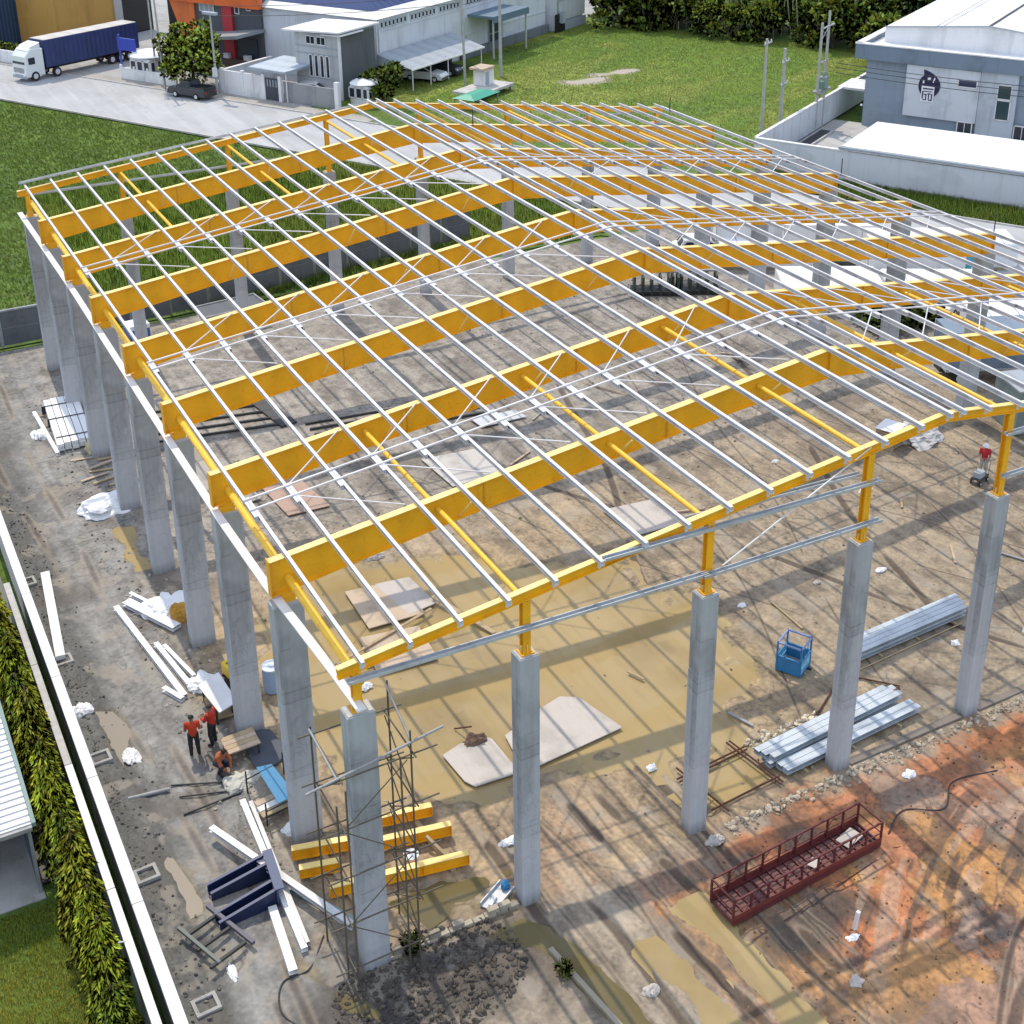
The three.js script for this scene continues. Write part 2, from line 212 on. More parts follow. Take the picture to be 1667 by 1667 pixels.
// ---------- ground, meadow, road ----------
const gsheet = (pts, y) => new THREE.ShapeGeometry(shp(pts.map(([x, z]) => [x, -z]))).rotateX(-Math.PI / 2).translate(0, y, 0);
const grid = (a0, b0, a1, b1) => [[a0, b0], [a1, b0], [a1, b1], [a0, b1]].map(([a, b]) => { const p = lw(a, 0, b); return [p.x, p.z]; });
const grassTex = tex(1024, 1024, (u, v) => { const n = fbm(u * 5, v * 5, 4, 5), f = fbm(u * 60, v * 60, 3, 60), p = sm(0.55, 0.75, fbm(u * 9 + 4, v * 9, 4, 9)); const k = 0.5 + 1.0 * f; return [lerp(0.06, 0.115, n) * k + 0.035 * p, lerp(0.125, 0.185, n) * k + 0.03 * p, lerp(0.015, 0.022, n) * k + 0.008 * p].map((q) => Math.pow(q, 1 / 2.2)); }, true);
const grassM = (r) => new THREE.MeshStandardMaterial({ map: rep(grassTex, r), bumpMap: rep(T.grit, 2), bumpScale: 0.08, roughness: 0.95 });
struct(mesh('ground', gsheet([[-1500, -1500], [1500, -1500], [1500, 1500], [-1500, 1500]], -0.25), grassM(23)));
struct(mesh('grass_field', gsheet([[-60, -52.6], [40, -52.6], [75, -15], [60, -80], [0, -140], [-90, -140]], -0.17), grassM(37)));
{ const g = gsheet(grid(79, -68.5, 140, -22.5), -0.04), s = 1 / 61; const p = g.attributes.position, uv = g.attributes.uv;
  for (let i = 0; i < p.count; i++) { const x = p.getX(i), z = p.getZ(i); uv.setXY(i, (0.866 * x - 0.5 * z - 79) * s, (0.5 * x + 0.866 * z + 68.5) * s); }
  g.userData.done = true;
  struct(mesh('meadow', g, new THREE.MeshStandardMaterial({ roughness: 0.95, bumpMap: rep(T.grit, 0.04), bumpScale: 0.08, map: tex(1024, 1024, (u, v) => {
    const a = 79 + u * 61, b = -68.5 + v * 61, f = fbm(u * 130, v * 130, 3), n = fbm(u * 6, v * 9, 4), dry = sm(0.46, 0.62, fbm(u * 5 + 3, v * 11 + 8, 4)); const k = 0.55 + 0.9 * f;
    const x = 0.866 * a + 0.5 * b, z = -0.5 * a + 0.866 * b, w = fbm(a * 0.5, b * 0.5, 4) - 0.5; let bare = sm(0.5, 0, Math.min(Math.hypot((x - 64.2) / 2.6, (z + 95.6) / 1.3), Math.hypot((x - 69.4) / 3.2, (z + 97.4) / 1.0)) - 0.7 + w * 2.2);
    return [lerp(lerp(0.085, 0.14, n) * k, 0.25 * k, dry * 0.62), lerp(lerp(0.165, 0.235, n) * k, 0.28 * k, dry * 0.62), lerp(0.02, 0.042 * k, dry)].map((q, i) => Math.pow(lerp(q, [0.4, 0.36, 0.3][i], bare), 1 / 2.2)); }, true) }))); }
struct(mesh('road', gsheet(grid(66.5, -330, 77.6, 70), -0.02), new THREE.MeshStandardMaterial({ color: new THREE.Color().setRGB(0.5, 0.51, 0.53), roughness: 0.85, map: rep(T.asphalt, 18) })));
{ const k = []; for (let b = -200; b < 60; b += 3) for (const a of [66.45, 77.68]) { if (a > 70 && b > -20 && b < -8) continue; const p = lw(a, 0.02, b + 1.5); k.push(box(0.16, 0.16, 2.98, p.x, p.y, p.z, A)); } struct(mesh('kerb', k, W.concW)); }
struct(mesh('pavement', [gsheet(grid(77.8, -200, 79.6, -60), 0.03)], M(0.36, 0.34, 0.31, 0.9, { grime: 3 })));
struct(mesh('factory_yard', gsheet(grid(79.6, -200, 160, -68.6), -0.01), M(0.36, 0.36, 0.35, 0.9, { grime: 9 })));
struct(mesh('forecourt', gsheet(grid(79.4, -22.3, 101, 40), 0.0), M(0.42, 0.42, 0.41, 0.9, { grime: 5 })));
struct(mesh('neighbour_yard', gsheet([[-40, -52], [-5.9, -52], [-5.9, -7.9], [-40, -7.9]], -0.03), M(0.17, 0.17, 0.165, 0.9, { grime: 4 })));
struct(mesh('lawn', gsheet([[-40, -7.8], [-6.0, -7.8], [-6.0, 14], [-40, 14]], -0.02), grassM(7)));

// ---------- plants ----------
const ORD = ['first', 'second', 'third', 'fourth', 'fifth', 'sixth', 'seventh', 'eighth', 'ninth', 'tenth', 'eleventh', 'twelfth', 'thirteenth', 'fourteenth', 'fifteenth', 'sixteenth'];
function leafMat(r, g, b) { return new THREE.MeshStandardMaterial({ color: new THREE.Color().setRGB(r, g, b), vertexColors: true, roughness: 0.75 }); }
function leaves(seed, n, at, len, wid, droop = 0) {
  const R = RNG(seed), P = [], N = [], C = [];
  for (let i = 0; i < n; i++) {
    const { p, o, tint = 1 } = at(R), d = V(R() - 0.5, R() - 0.5, R() - 0.5).normalize().addScaledVector(o, 0.9).normalize(); if (droop) d.lerp(V(0, -1, 0), droop).normalize();
    const s = V(R() - 0.5, R() - 0.5, R() - 0.5).cross(d).normalize(), k = 0.6 + 0.8 * R(), L = len * k, w = wid * k;
    const a = p, m1 = p.clone().addScaledVector(d, L * 0.45).addScaledVector(s, w / 2), m2 = p.clone().addScaledVector(d, L * 0.5).addScaledVector(s, -w / 2), e = p.clone().addScaledVector(d, L);
    const nn = d.clone().cross(s).normalize(); if (nn.dot(o) < 0) nn.negate();
    const c = tint * (0.55 + 0.8 * R()), yl = R() * 0.45;
    for (const q of [a, m1, m2, m1, e, m2]) { P.push(q.x, q.y, q.z); N.push(nn.x, nn.y, nn.z); C.push(c * (1 + yl), c, c * (1 - yl)); }
  }
  const g = new THREE.BufferGeometry(); g.setAttribute('position', new THREE.Float32BufferAttribute(P, 3)); g.setAttribute('normal', new THREE.Float32BufferAttribute(N, 3)); g.setAttribute('color', new THREE.Float32BufferAttribute(C, 3)); return share(g);
}
// a crown made of many clumps spread round the limbs, open between them
function clumpAt(seed, H, r, nc, flat = 0.8, base = 0.35) {
  const R = RNG(seed), cl = []; for (let i = 0; i < nc; i++) { const t = R(), a = R() * 6.283, rr = r * Math.sqrt(R()) * Math.sin(Math.PI * clamp(0.18 + 0.8 * t)) ; cl.push([V(Math.cos(a) * rr, H * (base + (1 - base) * t), Math.sin(a) * rr), r * (0.22 + 0.24 * R()), 0.65 + 0.6 * R()]); }
  return (Q) => { const [c, s, tint] = cl[Math.floor(Q() * nc)]; const o = V(Q() - 0.5, Q() - 0.35, Q() - 0.5).normalize(); return { p: c.clone().addScaledVector(o.clone().multiply(V(1, flat, 1)), s * (0.6 + 0.4 * Q())), o, tint: tint * (0.8 + 0.3 * o.y) }; };
}
function treeShape(seed, H, r, n, leaf, nc = 16, base = 0.35) {
  const R = RNG(seed + 7), tr = [], h0 = H * base; tr.push(cyl(r * 0.07, h0 + H * 0.15, 0, 0, 0, 7, r * 0.045));
  for (let i = 0; i < 6; i++) { const a = i * 1.05 + R(), q = r * (0.4 + 0.3 * R()); tr.push(tube(V(0, h0 * (0.8 + 0.3 * R()), 0), V(Math.cos(a) * q, H * (0.5 + 0.3 * R()), Math.sin(a) * q), r * 0.022, 5)); }
  return { trunk: share(tr), crown: leaves(seed, n, clumpAt(seed, H, r, nc, 0.8, base), leaf, leaf * 0.62) };
}
const bark = M(0.11, 0.085, 0.06, 0.95);
function plant(name, label, cat, group, S, m, p, ry, s = 1) { const t = thing(name, label, cat, p, ry, group); t.scale.setScalar(s); mesh(S.trunkName ?? 'trunk', S.trunk, bark, t); mesh(S.crownName ?? 'crown', S.crown, m, t); return t; }
// row of weeping columnar trees by the left wall
{ const at = (seed) => { const Q = RNG(seed * 13), br = []; for (let i = 0; i < 26; i++) { const h = 0.7 + 3.9 * Math.pow((i + Q()) / 26, 0.8); br.push([i * 2.4 + Q() * 0.8, h, (0.86 * Math.pow(1 - h / 5.1, 0.7) + 0.1) * (0.75 + 0.45 * Q()), 0.7 + 0.5 * Q()]); }
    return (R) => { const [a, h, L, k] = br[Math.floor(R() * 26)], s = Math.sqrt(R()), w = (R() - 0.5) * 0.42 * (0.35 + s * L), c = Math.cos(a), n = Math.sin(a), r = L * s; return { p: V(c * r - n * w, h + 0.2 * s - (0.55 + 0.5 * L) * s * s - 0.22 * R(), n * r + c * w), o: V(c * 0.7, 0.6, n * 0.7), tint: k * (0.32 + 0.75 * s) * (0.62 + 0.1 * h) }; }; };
  const S = [1, 2, 3].map((s) => ({ trunk: share(cyl(0.07, 4.6, 0, 0, 0, 6, 0.02)), crown: leaves(s * 31, 7500, at(s), 0.2, 0.05, 0.55) }));
  const hm = [leafMat(0.44, 0.6, 0.05), leafMat(0.34, 0.52, 0.06), leafMat(0.5, 0.6, 0.06)], R = RNG(5);
  [[3.9, 0.8], [2.4, 0.9], [0.6, 0.84], [-1.1, 0.98], [-2.9, 0.86], [-4.6, 1.0], [-6.1, 0.88], [-7.9, 1.04], [-9.7, 0.9], [-11.5, 1.06], [-13.3, 0.92], [-15.2, 1.02], [-17.1, 0.9], [-19, 1.0], [-20.9, 0.94]].forEach(([z, s], i) => plant('columnar_tree', 'slender weeping green tree by the left wall, ' + ORD[i] + ' from the bottom of the photo', 'tree', 'weeping trees along the left wall', S[i % 3], hm[(i * 2 + (i >> 2)) % 3], V(-6.86 + 0.2 * (R() - 0.5), -0.02, z), R() * 6, s)); }
// street trees
const leafG = leafMat(0.15, 0.26, 0.04), leafD = leafMat(0.08, 0.15, 0.03);
{ const p = lw(80.2, 0, -84.6); plant('street_tree', 'leafy round green tree on the pavement behind the black pickup truck', 'tree', null, treeShape(11, 6.6, 3.2, 5200, 0.42, 26, 0.22), leafMat(0.28, 0.44, 0.07), p, 1); }
{ const p = lw(84.5, 0, -63.2); plant('street_tree', 'small bushy tree in front of the long white warehouse', 'tree', null, treeShape(12, 4.6, 2.4, 3000, 0.38, 13, 0.28), leafG, p, 2); }
// thicket at the far end of the meadow
{ const S = [treeShape(21, 7, 3.6, 2600, 0.7, 22, 0.15), treeShape(22, 9.5, 3.4, 2600, 0.75, 20, 0.25), treeShape(23, 4.2, 3.0, 1900, 0.55, 14, 0.08)], R = RNG(8), mats = [leafG, leafD, leafMat(0.19, 0.3, 0.05)];
  for (let i = 0; i < 46; i++) { const row = i % 3, b = -66 + (i / 46) * 62 + 2 * R(), a = (row === 2 ? 131 : row === 0 ? 136 : 141) + 4 * R() + (b > -30 ? -6 : 0), s = 0.8 + 0.5 * R();
    plant(row === 2 ? 'shrub' : 'thicket_tree', row === 2 ? 'low shrub at the front of the thicket beyond the meadow, ' + ORD[(i - 2) / 3] + ' from the left' : row ? 'tall dark tree at the back of the thicket, ' + ORD[(i - 1) / 3] + ' from the left' : 'bushy mid green thicket tree, ' + ORD[i / 3] + ' from the left', row === 2 ? 'shrub' : 'tree', 'growth at the far end of the meadow, ' + ['bushy trees', 'tall trees', 'shrubs'][row], S[row === 2 ? 2 : row], mats[(row + (i % 5 === 0 ? 1 : 0)) % 3], lw(a, 0, b), R() * 6, s); }
  const poles = []; for (let i = 0; i < 60; i++) { const b = -62 + R() * 34, a = 133 + R() * 3, p = lw(a, 0, b), q = lw(a + R() * 2 - 1, 6 + 3 * R(), b + R() * 2 - 1); poles.push(tube(p, q, 0.07, 5)); }
  const st = mesh('bamboo_stems', poles, M(0.3, 0.31, 0.17, 0.8)); tag(st, 'pale upright stems showing through the thicket beyond the meadow', 'stems'); st.userData.kind = 'stuff'; }
// grass blades
function tufts(label, n, pick, m, h, seed) {
  const R = RNG(seed), P = [], N = []; for (let i = 0; i < 7; i++) { const a = R() * 6.28, r = 0.16 * R(), x = Math.cos(a) * r, z = Math.sin(a) * r, b = R() * 6.28, w = 0.022, L = 0.6 + 0.5 * R(), dx = Math.cos(a) * 0.2 * L, dz = Math.sin(a) * 0.2 * L; P.push(x - Math.cos(b) * w, 0, z - Math.sin(b) * w, x + Math.cos(b) * w, 0, z + Math.sin(b) * w, x + dx, L, z + dz); for (let k = 0; k < 3; k++) N.push(dx, 1, dz); }
  const g = new THREE.BufferGeometry(); g.setAttribute('position', new THREE.Float32BufferAttribute(P, 3)); g.setAttribute('normal', new THREE.Float32BufferAttribute(N, 3)); g.setAttribute('uv', new THREE.Float32BufferAttribute(new Array(P.length / 3 * 2).fill(0), 2));
  const o = new THREE.InstancedMesh(g, m, n), q = new THREE.Object3D(), c = new THREE.Color(); o.name = numbered('grass');
  for (let i = 0; i < n; i++) { let p; do p = pick(R); while (!p); const k = h * (0.5 + R()) * (p.k ?? 1); q.position.set(p.x, p.y ?? -0.1, p.z); q.rotation.y = R() * 6.28; q.scale.set(h * 1.6, k, h * 1.6); q.updateMatrix(); o.setMatrixAt(i, q.matrix); const v = 0.75 + 0.5 * fbm(p.x * 0.25, p.z * 0.25, 3) * (0.7 + 0.5 * R()), dry = sm(0.48, 0.66, fbm(p.x * 0.09 + 20, p.z * 0.14, 4)); o.setColorAt(i, c.setRGB(v * (1 + 0.35 * R() + 0.4 * dry), v * (1 + 0.12 * dry), v * (0.9 + 0.4 * dry))); }
  o.castShadow = o.receiveShadow = true; scene.add(o); o.userData = { label, category: 'grass', kind: 'stuff' }; return o;
}
const bladeM = M(0.12, 0.235, 0.025, 0.9), bladeY = M(0.25, 0.36, 0.045, 0.9);
tufts('thick green grass of the field left of the steel building', 110000, (R) => { const x = -22 + R() * 62, z = -53 - R() * 66, a = 0.866 * x - 0.5 * z; return a > 66.2 || x > 3 + (-z - 50) * 0.9 + 30 ? null : { x, z, y: -0.17 }; }, bladeM, 0.26, 41);
tufts('rank grass and weeds between the rear fence and the road', 26000, (R) => { const x = 4 + R() * 44, z = -53 - R() * 30, a = 0.866 * x - 0.5 * z; return a > 66.2 ? null : { x, z, y: -0.17, k: 1.5 }; }, bladeM, 0.36, 42);
tufts('yellow green grass of the meadow between the warehouse and the white wall', 90000, (R) => { const p = lw(79 + 54 * R(), 0, -67.5 + 44.6 * R()); return Math.min(Math.hypot((p.x - 64.2) / 2.6, (p.z + 95.6) / 1.3), Math.hypot((p.x - 69.4) / 3.2, (p.z + 97.4) / 1.0)) < 0.9 ? null : { x: p.x, z: p.z, y: -0.05 }; }, bladeY, 0.17, 43);
tufts('short grass of the lawn in the lower left corner', 40000, (R) => ({ x: -13 + R() * 6.6, z: -7 + R() * 13, y: -0.02 }), bladeY, 0.13, 44);
tufts('strip of grass at the foot of the white wall along the road', 9000, (R) => { const p = lw(77.9 + 3.9 * R(), 0, -21 + 30 * R()); return { x: p.x, z: p.z, y: -0.02 }; }, bladeM, 0.4, 45);
struct(mesh('verge', gsheet(grid(77.8, -68.4, 81.9, 30), 0.012), grassM(11)));

// ---------- houses and yards beyond the road ----------
const H = (name, label, cat, a, b) => thing(name, label, cat, lw(a, 0, b), A);
function win(p, w, h, x, y, z, ry, fm = W.white, pm = W.glass, mull = 0) { const f = mesh('window', [[-1, 1].map((s) => [box(0.09, h + 0.18, 0.1, s * (w / 2 + 0.045), 0, 0), box(w + 0.18, 0.09, 0.1, 0, s * (h / 2 + 0.045), 0)]), mull ? Array.from({ length: mull }, (_, i) => box(0.06, h, 0.07, -w / 2 + (w * (i + 1)) / (mull + 1), 0, 0)) : []].flat(), fm, p); f.position.set(x, y, z); f.rotation.y = ry; mesh('pane', box(w, h, 0.03, 0, 0, -0.02), pm, f); return f; }
function frustum(a, ya, b, yb) { const A4 = [[a[0], a[2]], [a[1], a[2]], [a[1], a[3]], [a[0], a[3]]].map(([x, z]) => V(x, ya, z)), B4 = [[b[0], b[2]], [b[1], b[2]], [b[1], b[3]], [b[0], b[3]]].map(([x, z]) => V(x, yb, z)), P = []; for (let i = 0; i < 4; i++) { const j = (i + 1) % 4; for (const q of [A4[i], A4[j], B4[j], A4[i], B4[j], B4[i]]) P.push(q.x, q.y, q.z); } for (const q of [B4[0], B4[1], B4[2], B4[0], B4[2], B4[3]]) P.push(q.x, q.y, q.z); const g = new THREE.BufferGeometry(); g.setAttribute('position', new THREE.Float32BufferAttribute(P, 3)); g.computeVertexNormals(); return g; }
{ // long white warehouse
  const h = H('warehouse', 'long white warehouse with blue roof and a row of small dark windows under the eaves', 'warehouse', 90.4, -68.2);
  mesh('wall', box(34, 6.9, 16.5, 17, 3.45, -8.25), W.wall, h);
  mesh('roof_apron', frustum([-0.4, 34.4, 0.4, -16.9], 6.95, [0.7, 33.3, -1.0, -15.6], 7.5), W.white, h);
  const rf = mesh('roof', frustum([0.7, 33.3, -1.02, -15.6], 7.52, [7, 27, -7.6, -9], 9.0), M(0.014, 0.04, 0.14, 0.85, { grime: 8 }), h);
  const ribs = []; for (let x = 2; x < 32; x += 1.2) ribs.push(bar(V(x, 7.56, -1.1), V(clamp(x, 7.2, 26.8), 9.02, -7.6), 0.06)); mesh('rib', ribs, M(0.02, 0.055, 0.18, 0.8), rf);
  let x = 0.9; for (let k = 0; k < 30; k++) { if (k && k % 7 === 0) x += 0.55; win(h, 0.36, 0.5, x, 6.2, 0.03, 0, W.wall, W.blk); x += 0.68; }
  for (const yy of [2.6, 5.6]) mesh('ledge', box(34, 0.08, 0.08, 17, yy, 0.05), W.wall, h); mesh('dado', box(15, 1.2, 0.06, 9, 2.0, 0.04), M(0.42, 0.46, 0.5, 0.7), h);
  for (const x of [0.3, 15.6]) mesh('downpipe', tube(V(x, 0, 0.12), V(x, 6.8, 0.12), 0.07), W.white, h);
  mesh('base_wall', box(19, 1.0, 0.4, 24.5, 0.5, 0.3), M(0.16, 0.18, 0.2, 0.9, { grime: 3 }), h);
  const d = mesh('loading_door', box(2.6, 3.4, 0.1, 22.4, 1.7, 0.06), M(0.03, 0.05, 0.08, 0.4), h); mesh('door_frame', [box(0.12, 3.6, 0.2, 21.0, 1.8, 0.08), box(0.12, 3.6, 0.2, 23.8, 1.8, 0.08), box(2.6, 0.1, 0.16, 22.4, 1.9, 0.1)], W.greyW, d);
  mesh('awning', [box(7.6, 0.25, 3.6, 20.6, 4.7, 1.7), box(7.6, 0.6, 0.1, 20.6, 4.4, 3.5)], M(0.12, 0.18, 0.24, 0.5), h); for (const x of [17.2, 24.2]) mesh('post', tube(V(x, 0, 3.2), V(x, 4.6, 3.2), 0.12), W.pole, h);
}
{ const h = H('lean_to_shed', 'low grey lean-to roof with parked cars under it against the white warehouse', 'shed', 90.6, -63.6);
  mesh('roof', frustum([-0.6, 13, 0, -4.4], 2.3, [-0.6, 13, -4.3, -4.4], 3.4), M(0.34, 0.38, 0.42, 0.5, { grime: 2 }), h);
  mesh('eaves_beam', box(13.6, 0.16, 0.1, 6.2, 2.22, 0.02), W.white, h); for (let i = 0; i < 5; i++) mesh('post', tube(V(i * 3.2 - 0.3, 0, -0.1), V(i * 3.2 - 0.3, 2.3, -0.1), 0.07), W.galv, h); mesh('back_wall', box(13.4, 2.2, 0.1, 6.2, 1.1, -4.35), W.dark, h); }
{ const h = H('office_block', 'two-storey white and dark grey office with flat white roof beside the long warehouse', 'building', 83.4, -73.2);
  mesh('wall', box(5.6, 6.4, 5.7, 2.8, 3.2, 2.85), M(0.5, 0.52, 0.54, 0.75, { streak: 15 }), h); mesh('gable_wall', box(5.55, 6.38, 0.12, 2.82, 3.2, 5.75), M(0.11, 0.125, 0.14, 0.7, { streak: 13 }), h);
  mesh('corner_trim', box(0.22, 6.4, 0.22, 0, 3.2, 5.75), W.white, h);
  mesh('roof', [box(6.6, 0.16, 7.4, 2.5, 6.75, 2.7, 0, -0.04), box(3.6, 0.14, 2.6, 1.2, 6.55, 5.2, 0, -0.05)], W.white, h); mesh('fascia', box(5.6, 0.3, 6, 2.8, 6.55, 2.8), M(0.2, 0.22, 0.24), h);
  for (const z of [2.1, 3.45]) win(h, 1.05, 0.7, -0.03, 5.75, z, -Math.PI / 2, W.white, W.glass, 1);
  for (let i = 0; i < 4; i++) win(h, 0.36, 2.1, -0.03, 3.2, 2.0 + i * 0.72, -Math.PI / 2, W.white, W.glass);
  for (const y of [2.0, 4.4, 5.1]) mesh('band', box(0.06, 0.07, 5.6, -0.03, y, 2.85), W.greyW, h); }
{ const h = H('yard_wall', 'white yard wall with a dark gate and white pillars along the pavement', 'wall', 80, -80.4);
  mesh('wall', box(0.2, 2.4, 5.6, 0, 1.2, 2.9), W.white, h); for (const z of [0.1, 2.9, 5.75, 7.9]) mesh('pillar', box(0.34, 2.6, 0.34, 0, 1.3, z), W.white, h);
  const g = mesh('gate', box(0.08, 2.2, 1.8, 0, 1.15, 6.83), M(0.05, 0.06, 0.075, 0.5), h); for (let i = 0; i < 4; i++) mesh('gate_bar', box(0.05, 0.7, 0.12, -0.06, 1.75, 6.25 + i * 0.38), W.greyW, g);
  mesh('low_wall', box(0.2, 2.0, 6.6, 0.3, 1.0, 11.4), M(0.3, 0.31, 0.32, 0.85, { grime: 3 }), h); mesh('end_pillar', box(0.45, 2.7, 0.45, 0.3, 1.35, 14.9), W.white, h);
  mesh('back_wall', box(8, 2.2, 0.2, 4, 1.1, -0.3), W.wall, h); mesh('coping', box(8, 0.1, 0.34, 4, 2.25, -0.3), W.white, h); }
{ const h = H('carport', 'pale blue carport canopy over a parked car behind the white yard wall', 'carport', 79.6, -76.2);
  mesh('canopy', box(5.4, 0.14, 4.8, 2.7, 3.2, 2.4, 0, 0.02, 0.03), M(0.42, 0.5, 0.58, 0.5, { grime: 2 }), h); mesh('edge', [box(5.4, 0.22, 0.08, 2.7, 3.1, 4.85), box(0.08, 0.22, 4.8, -0.03, 3.06, 2.4)], W.greyW, h);
  for (const [x, z] of [[0.3, 0.2], [5.2, 0.2], [5.2, 4.6], [0.3, 4.6]]) mesh('post', tube(V(x, 0, z), V(x, 3.15, z), 0.07), W.galv, h); }
{ // grey and orange factory front
  const h = H('factory', 'dark grey factory front with orange fascia, red column and white framed windows', 'building', 90, -98.4);
  mesh('wall', box(14, 8.4, 9.6, 7.02, 4.2, 10), M(0.085, 0.095, 0.11, 0.7, { streak: 15 }), h); mesh('dark_bay', box(14, 8.4, 5, 8, 4.2, 2.4), W.blk, h);
  mesh('orange_fascia', box(0.7, 1.9, 13.8, -0.2, 7.65, 8.2), M(0.72, 0.14, 0.025, 0.6, { grime: 4 }), h);
  mesh('orange_panel', ext(shp([[1.4, 6.8], [5.2, 6.8], [5.2, 2.4], [3.1, 2.6]]), 0.3).rotateY(-Math.PI / 2).translate(0.1, 0, 0), M(0.66, 0.16, 0.04, 0.6, { grime: 4 }), h);
  mesh('red_column', box(0.4, 6.8, 1.45, -0.15, 3.4, 10.2), M(0.4, 0.03, 0.04, 0.6), h);
  win(h, 2.0, 0.75, -0.05, 6.2, 7.0, -Math.PI / 2, W.white, M(0.3, 0.34, 0.36, 0.3), 2); win(h, 0.5, 0.75, -0.05, 6.35, 11.5, -Math.PI / 2); win(h, 0.5, 0.7, -0.05, 6.8, 13.2, -Math.PI / 2);
  mesh('canopy', box(4.6, 0.35, 7.8, -2.0, 3.9, 11.2, 0, -0.12), M(0.24, 0.26, 0.28, 0.5), h); for (const z of [7.8, 9.3, 11]) mesh('post', tube(V(-3.9, 0, z), V(-3.9, 3.9, z), 0.1), W.steel, h);
  mesh('shutter', box(0.1, 3.2, 2.6, -0.06, 1.7, 12.8), M(0.02, 0.035, 0.06, 0.4), h); mesh('plinth', box(0.5, 1, 5.4, -0.3, 0.5, 12), M(0.14, 0.09, 0.07, 0.8), h);
  for (const z of [9.9, 12.9]) mesh('air_unit', box(0.5, 0.55, 0.8, -0.5, 1.3, z), W.white, h); }
{ const h = H('ochre_building', 'ochre brown upper wall with one white window behind the grey factory', 'building', 97, -90.2);
  mesh('wall', box(12, 8, 7.6, 6, 4, 3.8), M(0.4, 0.17, 0.03, 0.75, { streak: 15 }), h); win(h, 1.7, 0.9, -0.04, 6.3, 1.6, -Math.PI / 2, W.white, W.glass, 3);
  mesh('side_porch', box(4, 0.3, 6.5, -2.2, 2.6, 4.2), M(0.24, 0.24, 0.24, 0.7), h); for (const z of [1.2, 4.2, 7.2]) mesh('pillar', box(0.5, 2.6, 0.5, -3.8, 1.3, z), M(0.24, 0.15, 0.09, 0.8), h); mesh('opening', box(0.1, 2.3, 6.4, -0.06, 1.2, 4), W.blk, h); }
{ const h = H('ochre_shed', 'plain ochre yellow wall behind the blue lorry trailer', 'building', 86, -112);
  mesh('wall', box(9, 7.5, 10, 4.6, 3.75, -5), M(0.52, 0.29, 0.07, 0.75, { streak: 16 }), h); mesh('pier', box(1.2, 7.6, 0.4, 9.7, 3.8, 0), M(0.42, 0.42, 0.4, 0.8), h); mesh('roller_door', box(5, 5.2, 0.2, 13, 2.6, -0.4), W.blk, h); mesh('lintel', box(6, 2.4, 10, 13.2, 6.4, -5), M(0.26, 0.29, 0.3, 0.7), h); mesh('plinth', box(9.1, 0.7, 0.2, 4.6, 0.35, 0.06), W.greyW, h); }
{ const h = H('blue_shed', 'navy blue corrugated shed at the far left of the street', 'shed', 77.5, -118.5);
  const m = M(0.018, 0.05, 0.11, 0.5, { grime: 3, bumpMap: rep(T.corr, 0.5), bumpScale: 0.05 }); mesh('wall', box(9.8, 6.4, 9, 4.9, 3.2, -4.5), m, h); mesh('end_post', box(0.5, 6.6, 0.5, 9.9, 3.3, 0.1), M(0.34, 0.38, 0.42), h); mesh('ground_beam', box(9.8, 0.3, 0.3, 4.9, 0.2, 0.1), W.blk, h); mesh('recess', box(4.6, 6.6, 0.3, 12.5, 3.3, -1.2), W.blk, h); mesh('air_unit', box(1, 1.5, 0.5, 12.4, 3.8, -0.7), M(0.3, 0.28, 0.26), h); }
{ const h = H('end_annex', 'small pale grey annex with ribbed panels at the far end of the warehouse', 'building', 124.9, -66.8);
  for (let i = 0; i < 6; i++) mesh('panel', box(1.04, 2.4, 0.12, 0.9 + i * 1.08, 2.5, 0), M(0.5, 0.53, 0.54, 0.7), h); mesh('wall', box(6.6, 4.2, 6, 3.4, 2.1, -3.2), W.wall, h); mesh('roof', box(8, 0.3, 7.4, 4, 4.35, -3.2), W.white, h); mesh('opening', box(2.2, 2.2, 0.2, 0.5, 1.1, 0.1), W.blk, h); mesh('air_unit', box(0.7, 1.4, 0.6, 0.6, 1.8, 0.4), W.greyW, h); mesh('base', box(7, 1.1, 0.2, 3.5, 0.55, 0.05), W.greyW, h); }
function booth(label, a, b, r, s) { const h = H('guard_booth', label, 'booth', a, b); h.scale.setScalar(s);
  mesh('wall', box(r * 1.7, 2.1, r * 1.7, 0, 1.05, 0), W.white, h); const g = new THREE.SphereGeometry(r * 1.3, 20, 8, 0, 6.283, 0, 1.2).scale(1, 0.42, 1).translate(0, 1.95, 0); mesh('roof', g, W.plast, h);
  for (let i = 0; i < 3; i++) { win(h, 0.62, 0.9, -r * 0.85 - 0.02, 1.35, (i - 1) * 0.85, -Math.PI / 2); win(h, 0.62, 0.9, (i - 1) * 0.85, 1.35, r * 0.85 + 0.02, 0); } return h; }
booth('white guard booth with domed roof beside the leafy street tree', 81, -91.6, 1.5, 1.15); booth('white guard booth with domed roof in front of the dark grey office wall', 83.4, -64.4, 1.3, 1);
{ const h = H('kerb_wall', 'low white wall along the pavement by the guard booth', 'wall', 79.5, -96); mesh('wall', box(0.2, 1.1, 8, 0, 0.55, 5.5), W.white, h); mesh('coping', box(0.3, 0.1, 8, 0, 1.15, 5.5), W.white, h); for (let i = 0; i < 5; i++) mesh('post', box(0.24, 1.5, 0.24, 0, 0.75, 1.5 + i * 2), W.white, h); }
{ const h = H('parapet_wall', 'low white wall with hedge beside the road at the far left', 'wall', 78.6, -106); mesh('wall', box(0.25, 1.4, 10, 0, 0.7, -5), W.white, h); mesh('hedge', leaves(77, 1600, (R) => ({ p: V(1 + R(), 0.3 + 1.5 * R(), -10 * R()), o: V(0, 1, 0), tint: 0.6 + R() * 0.6 }), 0.3, 0.2), leafG, h); }
